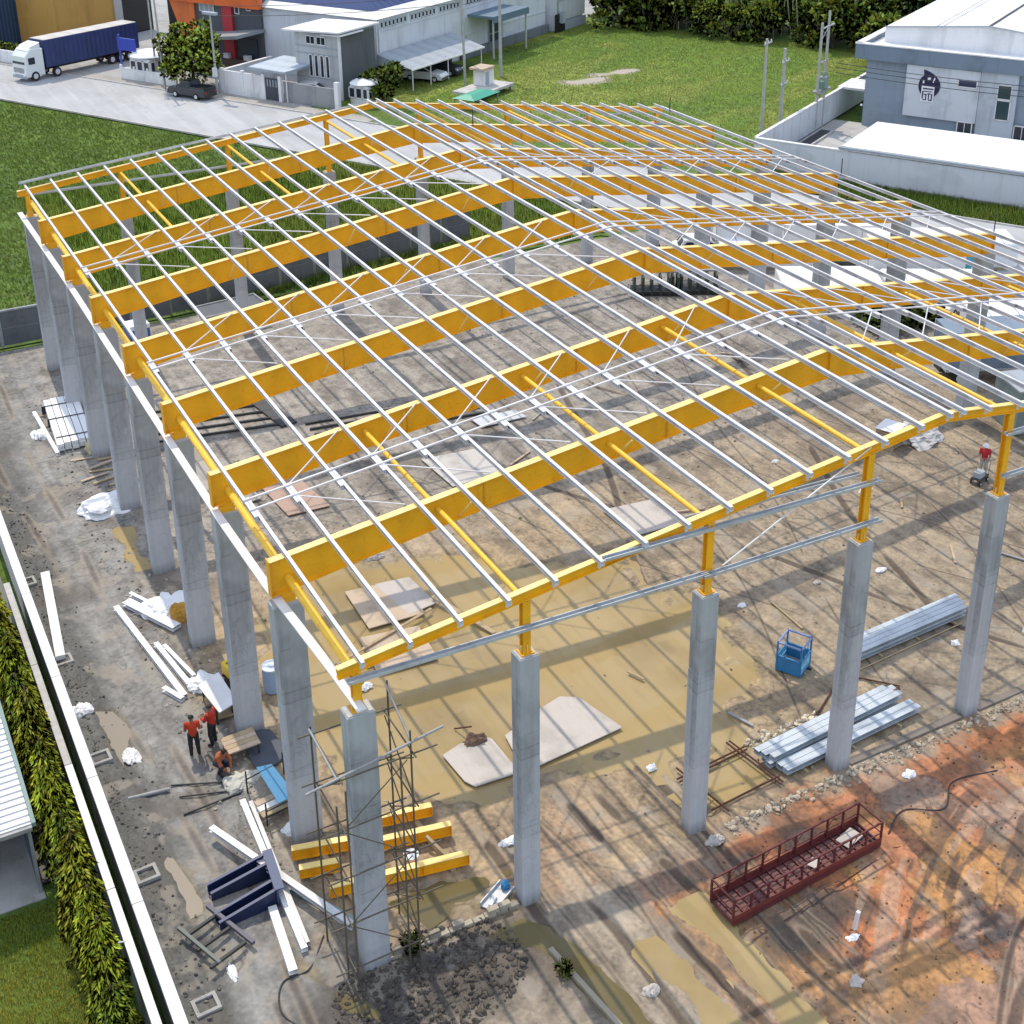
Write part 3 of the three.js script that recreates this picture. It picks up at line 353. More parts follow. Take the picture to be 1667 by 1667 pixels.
{ const h = H('blue_sign_board', 'bright blue board on a post beside the guard booth', 'sign', 80, -93.8); mesh('board', box(0.2, 1.3, 2.6, 0, 3.6, 0), M(0.035, 0.06, 0.42, 0.5), h); mesh('post', tube(V(0, 0, -1.1), V(0, 4.6, -1.1), 0.12), M(0.05, 0.08, 0.4), h); }
{ const h = H('transformer_kiosk', 'white cabinet on a concrete slab at the edge of the meadow', 'cabinet', 94, -57.4); mesh('slab', box(6.4, 0.25, 3.4, -1, 0.6, 0.6), W.concW, h); mesh('cabinet', box(1.7, 1.6, 1.4, 0, 1.55, 0), W.white, h); mesh('door', box(0.6, 1.3, 0.05, -0.4, 1.5, 0.72), W.greyW, h); mesh('hood', rbox(2.2, 0.28, 1.8, 0.1, -0.3, 2.5, 0), W.ply, h); mesh('support', [box(0.3, 0.6, 0.3, -4, 0.3, 2), box(0.3, 0.6, 0.3, 2, 0.3, 2)], W.concW, h); }
{ const h = H('green_shelter', 'low sea green roof just beyond the far ridge of the steel frame', 'shelter', 88.4, -54.6); mesh('roof', frustum([-2.4, 2.4, 1.3, -1.3], 1.1, [-1.4, 1.4, 0.3, -0.3], 1.4), M(0.03, 0.3, 0.2, 0.5), h); for (const [x, z] of [[-2.2, 1.1], [2.2, 1.1], [2.2, -1.1], [-2.2, -1.1]]) mesh('post', tube(V(x, 0, z), V(x, 1.1, z), 0.06), W.steel, h); }

// ---------- grey building with the sign, right ----------
{ const h = H('office_building', 'blue grey office building with white roofs and a navy emblem on a white panel', 'building', 100, -20);
  const gw = M(0.27, 0.33, 0.4, 0.75, { streak: 16 }), fw = M(0.18, 0.235, 0.3, 0.7, { grime: 6 });
  mesh('wall', box(28, 6.25, 34, 14.3, 3.12, 17.6), gw, h); mesh('fascia', [box(0.5, 1.35, 36, 0, 6.9, 17.6), box(30, 1.35, 0.5, 14.8, 6.9, -0.2)], fw, h);
  mesh('flat_roof', box(29, 0.14, 35, 14.6, 7.1, 17.6), W.white, h); mesh('coping', [box(0.62, 0.1, 36.1, 0, 7.62, 17.6), box(30, 0.1, 0.62, 14.8, 7.62, -0.2)], W.white, h);
  mesh('roof_rib', box(3.2, 0.06, 0.16, 1.9, 7.2, 10.4), W.plast, h);
  const up = ext(shp([[1, 7.1], [1, 8.55], [10.4, 9.45], [20, 8.5], [20, 7.1]]), 24).rotateY(-Math.PI / 2).translate(27.6, 0, 0); mesh('upper_roof', up, W.white, h);
  mesh('roof_edge', [bar(V(3.5, 8.62, 1), V(3.5, 9.5, 10.4), 0.16, 0.1), bar(V(3.5, 9.5, 10.4), V(3.5, 8.57, 20), 0.16, 0.1)], W.greyW, h); mesh('ridge', bar(V(3.5, 9.52, 10.4), V(27.5, 9.52, 10.4), 0.14, 0.1), W.dark, h); mesh('seam', [bar(V(3.6, 9.0, 5.6), V(27.5, 9.0, 5.6), 0.06), bar(V(3.6, 9.06, 6.2), V(27.5, 9.06, 6.2), 0.06)], W.greyW, h);
  const sp = mesh('sign_panel', rbox(0.3, 4.65, 6.6, 0.04, 0.12, 3.83, 7.7), M(0.6, 0.64, 0.68, 0.7, { grime: 4 }), h);
  // emblem: navy comma-shaped roundel, white block in front with dark lettering strokes
  const onf = (g, x) => g.rotateY(-Math.PI / 2).translate(x, 4.55, 6.6);
  const em = new THREE.Shape(); em.moveTo(-0.62, 1.3); em.quadraticCurveTo(0.5, 1.1, 0.95, 0.2); em.quadraticCurveTo(1.1, -0.6, 0.45, -1.05); em.lineTo(-0.55, -1.05); em.quadraticCurveTo(-1.05, -0.6, -0.95, 0.1); em.quadraticCurveTo(-0.85, 0.6, -0.55, 0.75); em.lineTo(-0.62, 1.3);
  mesh('emblem', onf(ext(em, 0.05), -0.04), M(0.012, 0.01, 0.055, 0.5), sp);
  mesh('emblem_detail', [onf(ext(shp([[-0.2, 0.62], [0.1, 0.66], [0.08, 0.45], [-0.18, 0.42]]), 0.02), -0.09), onf(ext(shp([[-0.62, 0.3], [-0.48, 0.34], [-0.46, 0.1], [-0.6, 0.05]]), 0.02), -0.09), onf(ext(shp([[-0.66, -0.15], [0.5, -0.15], [0.5, -1.55], [-0.66, -1.55]]), 0.03), -0.09), onf(ext(shp([[0.25, 0.3], [0.42, 0.7], [0.5, 0.6], [0.36, 0.2]]), 0.02), -0.09)], W.plast, sp);  // white marks and block belonging to the emblem print
  const st = []; for (const [x, y, w, q] of [[-0.05, -0.38, 0.95, 0.12], [-0.05, -0.62, 0.8, 0.08], [-0.5, -0.95, 0.12, 0.7], [-0.25, -0.9, 0.28, 0.1], [-0.2, -1.15, 0.1, 0.5], [0.08, -0.82, 0.3, 0.1], [0.05, -1.1, 0.1, 0.5], [0.32, -1.1, 0.12, 0.62], [-0.3, -1.38, 0.35, 0.09], [0.2, -1.4, 0.3, 0.09]]) st.push(onf(ext(shp([[x - w / 2, y - q / 2], [x + w / 2, y - q / 2], [x + w / 2, y + q / 2], [x - w / 2, y + q / 2]]), 0.02), -0.12)); mesh('lettering', st, M(0.03, 0.03, 0.09, 0.5), sp);
  mesh('bay', rbox(0.26, 6.2, 3.25, 0.03, 0.14, 3.1, 12.65), M(0.5, 0.55, 0.6, 0.7, { grime: 4 }), h); mesh('bay', box(0.2, 6.0, 9, 0.12, 3.0, 21), fw, h);
  win(h, 1.55, 0.55, -0.06, 5.0, 9.95, -Math.PI / 2, W.white, M(0.015, 0.03, 0.08, 0.08)); win(h, 1.1, 1.65, -0.02, 3.0, 13.2, -Math.PI / 2, W.white, M(0.04, 0.075, 0.085, 0.1)); win(h, 1.1, 1.15, -0.02, 4.6, 13.2, -Math.PI / 2, W.white, M(0.05, 0.08, 0.08, 0.1)); win(h, 1.2, 1.5, -0.0, 0.75, 10.1, -Math.PI / 2, W.white, W.glass, 1); win(h, 1.3, 1.6, -0.02, 0.95, 15.1, -Math.PI / 2, W.white, W.glass, 1);
  mesh('floodlight', rbox(0.14, 0.16, 0.2, 0.03, 0.2, 1.9, 0.45), W.plast, h); mesh('side_porch', [box(4, 0.2, 2.6, 5, 2.6, -1.6), box(0.2, 2.5, 0.2, 3.2, 1.3, -2.7)], W.white, h); }
{ const h = H('side_wall', 'long white panelled boundary wall between the meadow and the grey office', 'wall', 82.2, -22.5); for (let i = 0; i < 14; i++) mesh('panel', box(1.97, 2.55, 0.16, 1.02 + i * 2, 1.27, 0), W.wall, h); for (let i = 0; i < 15; i++) mesh('post', box(0.14, 2.62, 0.22, 0.02 + i * 2, 1.3, 0), W.wall, h); mesh('coping', box(28, 0.08, 0.3, 14, 2.64, 0), W.white, h); }
{ const h = H('front_wall', 'white rendered wall facing the road under the white canopy', 'wall', 82, -22.4); mesh('wall', box(0.24, 2.6, 50, 0, 1.3, 25), W.wall, h); mesh('coping', box(0.36, 0.08, 8, 0, 2.64, 4), W.white, h); mesh('ledge', box(0.1, 0.3, 50, -0.16, 0.15, 25), W.concW, h); }
{ const h = H('parking_canopy', 'wide flat white canopy roof behind the front wall', 'canopy', 82.2, -15.2); mesh('roof', frustum([-0.3, 8.6, 45, 0], 2.72, [-0.3, 8.6, 44.6, 0.2], 3.0), W.white, h); mesh('gutter', box(0.14, 0.2, 45, -0.42, 2.84, 22.5), W.greyW, h); for (let i = 0; i < 6; i++) mesh('post', tube(V(8, 0, 0.8 + i * 6), V(8, 2.7, 0.8 + i * 6), 0.08), W.galv, h); }
{ const h = H('drain_channel', 'dark open drain along the foot of the white side wall', 'drain', 84.5, -21.6); mesh('channel', box(12, 0.06, 1.1, 6.2, 0.03, 0.2), W.dark, h); mesh('kerb', [box(12, 0.2, 0.14, 6.2, 0.1, 0.85), box(0.14, 0.2, 1.2, 0.1, 0.1, 0.2)], W.concW, h); }
// poles and wires
function pole(name, label, p, h, r, arms = [], group, lean = 0) { const t = thing(name, label, 'pole', p, A, group); mesh('shaft', cyl(r, h, 0, 0, 0, 9, r * 0.65), W.pole, t); for (const y of arms) { const c = mesh('crossarm', box(1.7, 0.1, 0.12, 0, y, 0.12), W.steel, t); mesh('insulator', [-0.7, 0, 0.7].map((x) => cyl(0.06, 0.2, x, y + 0.05, 0.12, 6)), W.white, c); } t.rotation.z = lean; return t; }
pole('utility_pole', 'thin concrete pole in front of the small dark row of warehouse windows', lw(95, 0, -60.4), 10.6, 0.15, [9.6], null, 0.03);
pole('utility_pole', 'tall pale concrete pole beside the loading door awning of the warehouse', lw(100.5, 0, -59.5), 11, 0.2, [10.2]);
pole('utility_pole', 'dark slim pole left of the leafy street tree', lw(77.9, 0, -86.5), 11.5, 0.13, [10.8], null, 0.02); pole('utility_pole', 'dark slim pole further back behind the guard booth', lw(80.2, 0, -90), 11.5, 0.12);
{ const t = pole('street_lamp', 'tall lamp post with boxed head right of the leafy street tree', lw(79, 0, -80.2), 8.2, 0.14); mesh('lamp_head', box(0.5, 0.25, 1.7, 0, 8.25, 0), W.greyW, t); mesh('signal_box', box(0.3, 0.9, 0.4, -0.3, 2.4, 0.2), W.white, t); }
pole('utility_pole', 'single grey pole with two crossarms at the corner of the white side wall', V(68.55, 0, -68.17), 7.8, 0.2, [6.6, 4.6]); pole('utility_pole', 'weathered dark pole entwined with creeper at the meadow corner', V(66, 0, -67.6), 9, 0.17, [8.6]);
{ const t = thing('power_pole_pair', 'pair of tall concrete poles carrying a transformer platform beside the drain', 'pole', V(72.1, 0, -67.6), A); const d = 1.75;
  for (const [x, hh] of [[0, 9.8], [d, 10.6]]) mesh('shaft', cyl(0.17, hh, x, 0, 0, 9, 0.11), W.pole, t); mesh('crossarm', [box(3, 0.12, 0.14, d / 2 + 0.5, 9.3, 0.1), box(2.4, 0.1, 0.12, d / 2, 6.2, 0.1)], W.steel, t); mesh('platform', box(2.6, 0.14, 0.9, d / 2, 3.6, 0.1), W.steel, t); mesh('brace', [tube(V(0, 8.2, 0), V(d, 9.2, 0), 0.03), tube(V(0, 9.2, 0), V(d, 8.2, 0), 0.03)], W.steel, t);
  mesh('transformer', [rbox(0.8, 1.1, 0.7, 0.08, d / 2 + 0.3, 4.25, 0.1), cyl(0.1, 0.4, d / 2 + 0.1, 4.8, 0.1, 8), cyl(0.1, 0.4, d / 2 + 0.5, 4.8, 0.1, 8)], M(0.25, 0.3, 0.3, 0.5), t); mesh('switch_box', box(0.5, 0.7, 0.3, 0.2, 4.2, 0.3), M(0.12, 0.25, 0.18), t); }
{ const wires = (label, P) => { const t = thing('power_line', label, 'wire'); for (const [a, b, sag] of P) { const m = a.clone().lerp(b, 0.5); m.y -= sag; mesh('wire', new THREE.TubeGeometry(new THREE.QuadraticBezierCurve3(a, m, b), 16, 0.03, 4), W.dark, t); } };
  wires('thin dark wires crossing in front of the grey office and its emblem', [0, 0.75, 1.6].map((d) => [V(73.5, 6.2 - d * 0.55, -67), V(92, 5.6 - d * 0.6, -44), 0.9])); wires('thin wires running along the white warehouse wall', [0, 1.2].map((d) => [lw(95, 9.6 - d, -60.4), lw(100.5, 10 - d, -59.5), 0.2]).concat([0, 1.3].map((d) => [lw(100.5, 9.8 - d, -59.5), lw(128, 7 - d, -60), 0.8]), [0, 1].map((d) => [lw(95, 9.6 - d, -60.4), lw(79, 9 - d, -80), 0.8]))); }

// rear fence of dark concrete panels
{ const t = thing('concrete_fence', 'dark grey concrete panel fence behind the rear columns and the left field', 'fence', V(0, 0, 0)), pm = M(0.12, 0.135, 0.15, 0.8, { grime: 2 }), om = M(0.3, 0.33, 0.35, 0.8, { grime: 2 }); const R = RNG(3);
  const pg = [0, 1, 2].map(() => share(box(2.32, 1.05, 0.07))), g2 = share(box(0.2, 2.3, 0.2)), cg = share(box(2.5, 0.1, 0.16));
  for (let i = 0; i < 19; i++) { const x = -17 + i * 2.55, z = -52.5 - (x > 6 ? (x - 6) * 0.17 : 0), put = (n, g, m, dx, y) => { const o = mesh(n, g, m, t); o.position.set(x + dx, y, z); o.rotation.y = x > 6 ? 0.17 : 0; return o; };
    put('post', g2, om, 0, 1.1); put('panel', pg[i % 3], pm, 1.27, 0.55); put('panel', pg[(i + 1) % 3], pm, 1.27, 1.63); put('coping', cg, om, 1.27, 2.22); } }
struct(mesh('drain_kerb', [box(12, 0.25, 0.2, -9, 0.1, -50.9), box(12, 0.2, 0.2, -9, 0.08, -49.9), box(9, 0.16, 0.16, -8, 0.06, -48.9)], W.concW)); struct(mesh('ditch', box(12, 0.04, 0.8, -9, 0.02, -50.4), W.dark));

// ---------- the steel frame on concrete columns ----------
const ZF = [0, -5.75, -11.75, -17.75, -23.75, -29.75, -35.75, -41.75, -47.65], GX = [0.4, 5.47, 11.67, 17.73, 23.78, 29.84, 35.9, 41.25], RIDGE = 20.85, WID = 41.65, CT = 9.2;
const top = (x) => (x < RIDGE ? 10.76 + 0.1117 * x : 13.089 - 0.1375 * (x - RIDGE));
const B = thing('steel_building', 'half-built yellow steel roof frame with white purlins on tall grey concrete columns', 'building frame');
{ // columns
  const col = (x, z, w, d, i) => { const R = RNG(i * 7 + 1), hs = [3.05 + R() * 0.5, 3 + R() * 0.4]; hs.push(CT - hs[0] - hs[1] + 0.15); let y = -0.15; const g = hs.map((h) => { const o = rbox(w + (R() - 0.5) * 0.024, h + 0.01, d + (R() - 0.5) * 0.024, 0.035, x, y + h / 2, z); y += h; return o; }); const c = mesh('concrete_column', g, W.conc, B); mesh('bearing_cap', box(w - 0.08, 0.03, d - 0.08, x, CT + 0.012, z), W.concW, c); };
  let i = 0; for (let k = 1; k < 8; k++) { col(0.4, ZF[k], 0.95, 0.56, ++i); col(41.25, ZF[k], 0.95, 0.56, ++i); }
  for (const z of [0, ZF[8]]) GX.forEach((x, k) => col(x, z, k === 0 || k === 7 ? 0.8 : 0.64, 0.56, ++i));
}
// rafters: tapered plate girders in two halves
const dep = (t) => (t < 0.3 ? lerp(1.18, 0.98, t / 0.3) : t < 0.8 ? 0.98 : lerp(0.98, 1.08, (t - 0.8) / 0.2));
function rafterParts(left) {
  const xa = left ? -0.02 : WID + 0.02, N = 10, tp = [], bt = [];
  for (let i = 0; i <= N; i++) { const t = i / N, x = lerp(xa, RIDGE, t), xx = left ? Math.min(x, RIDGE - 1e-3) : Math.max(x, RIDGE); tp.push([x, top(xx) - 0.05]); bt.push([x, top(xx) - 0.05 - dep(t)]); }
  const web = ext(shp([...tp, ...bt.slice().reverse()]), 0.024).translate(0, 0, -0.012), fl = (L, dy) => L.slice(1).map((q, i) => bar(V(L[i][0], L[i][1] + dy, 0), V(q[0], q[1] + dy, 0), 0.27, 0.026));
  const s = left ? 1 : -1, st = [0.34, 0.67].map((t) => { const x = lerp(xa, RIDGE, t); return box(0.02, dep(t) - 0.05, 0.25, x, top(x) - 0.05 - dep(t) / 2, 0); });
  const sp = [0.34, 0.67].map((t) => { const x = lerp(xa, RIDGE, t) , y = top(x) - 0.05, q = []; for (let i = 0; i < 5; i++) for (const dx of [-0.09, 0.09]) q.push(cyl(0.022, 0.03, 0, 0, 0, 6).rotateX(Math.PI / 2).translate(x + dx, y - 0.14 - i * 0.17, 0.02)); return share([box(0.3, 0.86, 0.014, x, y - 0.49, 0.02), ...q]); });
  return { sp, web: share(web), topf: share(fl(tp, 0)), botf: share(fl(bt, 0)), end: share(box(0.03, 1.26, 0.3, xa - s * 0.02, tp[0][1] - 0.58, 0)), st: st.map((g) => share(g)), ridge: share(box(0.03, 1.12, 0.28, RIDGE - s * 0.017, top(RIDGE) - 0.05 - 0.56, 0)), seat: share([box(0.5, 0.2, 0.3, xa + s * 0.45, CT + 0.13, 0), box(0.34, 0.24, 0.03, xa + s * 0.45, CT + 0.24, 0.1)]) };
}
{ const LP = rafterParts(true), RP = rafterParts(false);
  for (let k = 1; k < 8; k++) for (const P of [LP, RP]) { const r = part('rafter', B); r.position.z = ZF[k]; mesh('web', P.web, W.yellow, r); mesh('top_flange', P.topf, W.yellowLit, r); mesh('bottom_flange', P.botf, W.yellow, r); mesh('end_plate', P.end, W.yellow, r); mesh('ridge_plate', P.ridge, W.yellow, r); P.st.forEach((g) => mesh('stiffener', g, W.yellow, r)); P.sp.forEach((g) => mesh('splice_plate', g, W.yellowS, r)); mesh('bearing_seat', P.seat, W.yellow, r); } }
// light gable beams and their posts
for (const [zi, sg] of [[0, 1], [8, -1]]) { const z = ZF[zi];
  for (const [a, b] of [[-0.1, RIDGE], [RIDGE, WID + 0.1]]) { const A1 = V(a, top(a === RIDGE ? RIDGE + 1e-6 : a) - 0.06, z), B1 = V(b, top(b === RIDGE ? RIDGE - 1e-6 : b) - 0.06, z), d = V(0, -0.3, 0), h = V(0, -0.15, 0); const g = part('gable_beam', B); mesh('top_flange', bar(A1, B1, 0.2, 0.03), W.yellowLit, g); mesh('bottom_flange', bar(A1.clone().add(d), B1.clone().add(d), 0.2, 0.03), W.yellow, g); mesh('web', bar(A1.clone().add(h), B1.clone().add(h), 0.025, 0.28), W.yellow, g); }
  GX.forEach((x) => { const h = top(x) - 0.39 - CT - 0.03, p = mesh('gable_post', [box(0.24, h, 0.03, x, CT + 0.03 + h / 2, z + 0.1), box(0.24, h, 0.03, x, CT + 0.03 + h / 2, z - 0.1), box(0.04, h, 0.2, x, CT + 0.03 + h / 2, z)], W.yellow, B); mesh('base_plate', box(0.4, 0.04, 0.36, x, CT + 0.05, z), W.yellow, p); mesh('gusset', [box(0.34, 0.22, 0.02, x, CT + 0.17, z), box(0.02, 0.3, 0.3, x, CT + 0.2, z)], W.yellowLit, p); }); }
// purlins: lipped channels lapped in the braced bays
const cee = (h, f, t = 0.01) => shp([[0, 0], [0, h], [-f, h], [-f, h - 0.03], [-f + t, h - 0.03], [-f + t, h - t], [-t, h - t], [-t, t], [-f + t, t], [-f + t, 0.03], [-f, 0.03], [-f, 0]]);
{ const seg = [[0.42, -9.25], [-8.0, -21.25], [-20.1, -33.25], [-32.1, -48.0]], G = seg.map(([a, b]) => share(ext(cee(0.165, 0.1), a - b).translate(0.05, 0, b))), xs = []; for (let k = 0; k < 14; k++) xs.push(k ? 0.3 + 1.468 * k : 0.4);
  const all = [...xs, RIDGE - 0.28, RIDGE + 0.28, ...xs.map((x) => WID - x)];
  for (const x of all) { const sl = x < RIDGE ? Math.atan(0.1117) : -Math.atan(0.1375); G.forEach((g, i) => { const p = mesh('purlin', g, W.galv, B); p.position.set(x + (i % 2 ? 0 : 0.11), top(x) - 0.03 + (i % 2 ? 0 : 0.013 * Math.sign(sl)), 0); p.rotation.z = sl; }); }
  // cleats under the front purlin ends
  const cl = share(box(0.1, 0.16, 0.02)); for (const x of all) { const c = mesh('cleat', cl, W.galv, B); c.position.set(x + 0.12, top(x) - 0.14, 0.2); } }
// cross ties with zigzag rods in every second bay
for (const [a, b] of [[1, 2], [3, 4], [5, 6]]) { const zm = (ZF[a] + ZF[b]) / 2;
  for (const z of [zm - 0.34, zm + 0.34]) for (const [x0, x1] of [[0.3, RIDGE], [RIDGE, WID - 0.3]]) { const s = x1 > RIDGE + 1 ? 1e-6 : -1e-6; mesh('cross_tie', bar(V(x0, top(x0 + (x0 === RIDGE ? s : 0)) + 0.165, z), V(x1, top(x1 + (x1 === RIDGE ? s : 0)) + 0.165, z), 0.06, 0.05), W.galv, B);  }
  for (let k = 0; k < 7; k++) for (const side of [0, 1]) { const x0 = 1.77 + 2.936 * k, x1 = x0 + 2.7, f = (x) => (side ? WID - x : x), P = (x, z, dy) => V(f(x), top(f(x)) + dy, z); if (x1 > RIDGE) continue; mesh('diagonal_brace', tube(P(x1, ZF[b] + 0.16, 0.02), P(x0, zm - 0.34, 0.14), 0.026, 6), W.galv, B); mesh('diagonal_brace', tube(P(x0, zm + 0.34, 0.14), P(x1, ZF[a] - 0.16, 0.02), 0.026, 6), W.galv, B); } }
// flange braces: thin yellow angles from the girder soffit to the purlins
for (let k = 1; k < 8; k++) for (const x of [6.2, 12.0, 18.0, 23.8, 29.6, 35.4]) mesh('flange_brace', bar(V(x, top(x) - 1.0, ZF[k] + 0.03), V(x, top(x) - 0.02, ZF[k] + 0.95), 0.05), W.yellowLit, B);
// yellow tube struts in the end bays, eave struts, white eave rails
for (const x of GX.slice(1, 7)) for (const k of [0, 1, 6, 7]) { const y = top(x) - 0.42; mesh('strut', tube(V(x, y, ZF[k] - 0.06), V(x, y, ZF[k + 1] + 0.06), 0.085, 10), W.yellowS, B); }
for (let k = 0; k < 8; k++) { mesh('eave_strut', tube(V(0.54, 10.0, ZF[k] - 0.03), V(0.54, 10.0, ZF[k + 1] + 0.03), 0.125, 12), W.yellowS, B); mesh('eave_strut', tube(V(WID - 0.54, 9.5, ZF[k] - 0.03), V(WID - 0.54, 9.5, ZF[k + 1] + 0.03), 0.11, 10), W.yellowS, B); }
{ const pts = [V(0.33, 9.56, 0.55), V(0.28, 9.5, -1.7), V(0.2, 9.42, -4.2), V(0.08, 9.42, -6.4), V(0.03, 9.32, -11), V(0.02, 9.32, -20), V(0.04, 9.4, -34), V(-0.06, 9.32, -48.2)]; for (let i = 0; i < 7; i++) mesh('eave_rail', bar(pts[i], pts[i + 1], 0.27, 0.05), W.white, B); for (let i = 0; i < 2; i++) mesh('eave_rail', bar(V(WID + 0.2, 10.1, -24 * i), V(WID + 0.2, 10.1, -24 * i - 24), 0.16, 0.12), W.white, B); }
// gable sheeting rails
{ const rail = (a, b) => { const L = a.distanceTo(b), g = ext(cee(0.2, 0.09), L).translate(0, -0.1, -L / 2).rotateZ(-Math.PI / 2); mesh('sheeting_rail', orient(g, a, b), W.galvD, B); };
  rail(V(0.1, 10.3, 0.24), V(11.5, 10.02, 0.24)); rail(V(11.3, 10.0, 0.3), V(18.2, 9.95, 0.3)); rail(V(7.9, 11.62, 0.2), V(18.1, 11.36, 0.2)); rail(V(11.0, 11.78, -0.24), V(17.6, 11.5, -0.24)); rail(V(23.5, 11.6, 0.2), V(36, 11.4, 0.2)); rail(V(23.6, 10, 0.24), V(36, 9.98, 0.24)); rail(V(0.1, 10.3, -47.9), V(20, 10.3, -47.9)); rail(V(20, 10.3, -47.9), V(41, 10, -47.9)); rail(V(0.1, 11, -47.95), V(20, 12.9, -47.95));
  mesh('tie_rod', tube(V(17.7, 12.6, 0.05), V(12.2, 10.0, 0.05), 0.025, 6), W.plast, B); }
for (const [x, z] of [[41.4, -29], [41.5, -17.6], [24.2, -41], [41.2, -46]]) mesh('stanchion', tube(V(x, top(x), z), V(x, top(x) + 1.0, z), 0.03, 6), W.dark, B);

// dwarf edge beam and blocks along the front gable
{ const t = thing('edge_beam', 'low concrete edge beam between the front columns', 'beam'); for (let i = 1; i < 7; i++) { if (i === 1 || i === 2) continue; const x0 = GX[i] + 0.4, x1 = GX[i + 1] - 0.4; mesh('beam', rbox(x1 - x0, 0.14, 0.3, 0.03, (x0 + x1) / 2, 0.06, 0.12), M(0.2, 0.175, 0.15, 0.9, { grime: 1.4 }), t); }
  const w = thing('block_wall', 'low course of pale rough blocks between the two nearest columns of the gable', 'wall'), R = RNG(9), bg = [0, 1, 2].map((i) => share(rbox(0.37, 0.17, 0.2, 0.025))), bm = [M(0.4, 0.36, 0.28, 0.9, { grime: 0.6 }), M(0.3, 0.27, 0.22, 0.9, { grime: 0.6 })];
  for (let i = 0; i < 11; i++) for (const j of [0, 1]) { if (j && R() < 0.4) continue; const b = mesh('block', bg[i % 3], bm[R() < 0.6 ? 0 : 1], w); b.position.set(0.98 + i * 0.39 + j * 0.1, 0.12 + j * 0.17, 0.14 + 0.03 * (R() - 0.5)); b.rotation.y = 0.08 * (R() - 0.5); } }

// ---------- left boundary walls ----------
{ const t = thing('boundary_wall', 'white capped concrete wall between the site lane and the weeping trees', 'wall'); const wg = share(box(0.2, 1.9, 5.9)), cg = share(rbox(0.34, 0.12, 5.98, 0.02));
  for (let i = 0; i < 10; i++) { const z = 5.4 - i * 6; const a = mesh('panel', wg, W.concW, t); a.position.set(-5.42, 0.9, z); const c = mesh('coping', cg, W.white, t); c.position.set(-5.42, 1.94, z); } }
{ const t = thing('neighbour_wall', 'narrower second wall with white coping beside the trees, left of the boundary wall', 'wall'); for (let i = 0; i < 5; i++) { const z = 4.6 - i * 6.1; mesh('panel', box(0.14, 1.9, 6.0, -5.98, 0.9, z), M(0.2, 0.25, 0.23, 0.85, { grime: 2 }), t); mesh('coping', box(0.24, 0.1, 6.06, -5.98, 1.9, z), i < 3 ? W.white : W.concW, t); }
  const l = thing('garden_lamp', 'small white globe lamp on a bracket among the weeping trees', 'lamp', V(-6.15, 0, -2.4)); mesh('globe', new THREE.SphereGeometry(0.16, 14, 10).translate(-0.5, 2.2, 0), W.plast, l); mesh('bracket', tube(V(0.1, 1.95, 0), V(-0.5, 2.1, 0), 0.025), W.white, l); }
{ const t = thing('carport_shed', 'open shed with ribbed white roof at the left edge behind the trees', 'shed', V(-7.6, 0, -7.4)); mesh('roof', box(7, 0.06, 16, -3.5, 2.8, -8), W.white, t); for (let i = 0; i < 52; i++) mesh('rib', box(7, 0.05, 0.1, -3.5, 2.852, -0.15 - i * 0.305), W.white, t); mesh('gutter', [box(7, 0.14, 0.12, -3.5, 2.72, 0.07)], W.steel, t); mesh('side_trim', box(0.12, 0.16, 16, 0.07, 2.76, -8), M(0.2, 0.3, 0.3), t);
  mesh('back_wall', box(7, 2.6, 0.1, -3.5, 1.3, -6), M(0.03, 0.045, 0.08, 0.6), t); mesh('side_wall', box(0.08, 2.6, 6, -0.1, 1.3, -3.1), M(0.06, 0.08, 0.12, 0.6), t); mesh('floor', box(7, 0.05, 6, -3.5, 0.02, -2.8), W.concW, t); mesh('screen', box(1.5, 2.1, 0.06, -2.1, 1.05, -1.2), M(0.25, 0.36, 0.45, 0.5), t); mesh('post', box(0.1, 2.7, 0.1, -0.1, 1.35, -0.1), W.steel, t); }

// ---------- things lying about the site ----------
const P2 = (x, z, y = 0.06) => V(x, y, z);
function beamC(a, b, w, h, flip = 1) { const L = a.distanceTo(b), g = ext(cee(h, w * flip, 0.012 * Math.sign(flip)), L).translate((w * flip) / 2, -h / 2, -L / 2); return orient(g, a, b); }
function single(name, label, cat, geos, m, group) { return tag(mesh(name, geos, m), label, cat, group); }
function bundle(name, label, a, b, cols, rows, w, h, m, group, jag = 0.15, seed = 1) {
  const t = thing(name, label, 'bundle', V(0, 0, 0), 0, group), R = RNG(seed), d = b.clone().sub(a).normalize(), s = V(-d.z, 0, d.x);
  for (let j = 0; j < rows; j++) for (let i = 0; i < cols; i++) { const o = s.clone().multiplyScalar((i - (cols - 1) / 2) * (w + 0.02)).addScaledVector(V(0, 1, 0), 0.14 + h / 2 + j * (h + 0.005)), e = d.clone().multiplyScalar((R() - 0.5) * jag * 2); mesh('channel', beamC(a.clone().add(o).add(e), b.clone().add(o).add(e), w, h), m, t); }
  for (const k of [0.15, 0.5, 0.85]) { const c = a.clone().lerp(b, k), hw = (cols * (w + 0.02)) / 2 + 0.15; mesh('bearer', bar(c.clone().addScaledVector(s, -hw).setY(0.08), c.clone().addScaledVector(s, hw).setY(0.08), 0.1), W.wood, t); }
  return t;
}
function crumple(seed, w, h, d, n = 5) { const g = new THREE.IcosahedronGeometry(1, n), p = g.attributes.position; for (let i = 0; i < p.count; i++) { const x = p.getX(i), y = p.getY(i), z = p.getZ(i), k = 0.6 + 1.5 * Math.abs(fbm(x * 1.6 + seed * 7, z * 1.6 + y * 1.3 + seed, 2) - 0.5) + 0.7 * Math.abs(fbm(x * 5 + seed * 3, z * 5 + y * 4, 3) - 0.5); p.setXYZ(i, x * w * k, Math.max(-0.02, y * h * k + h * 0.3), z * d * k); } g.computeVertexNormals(); return g; }
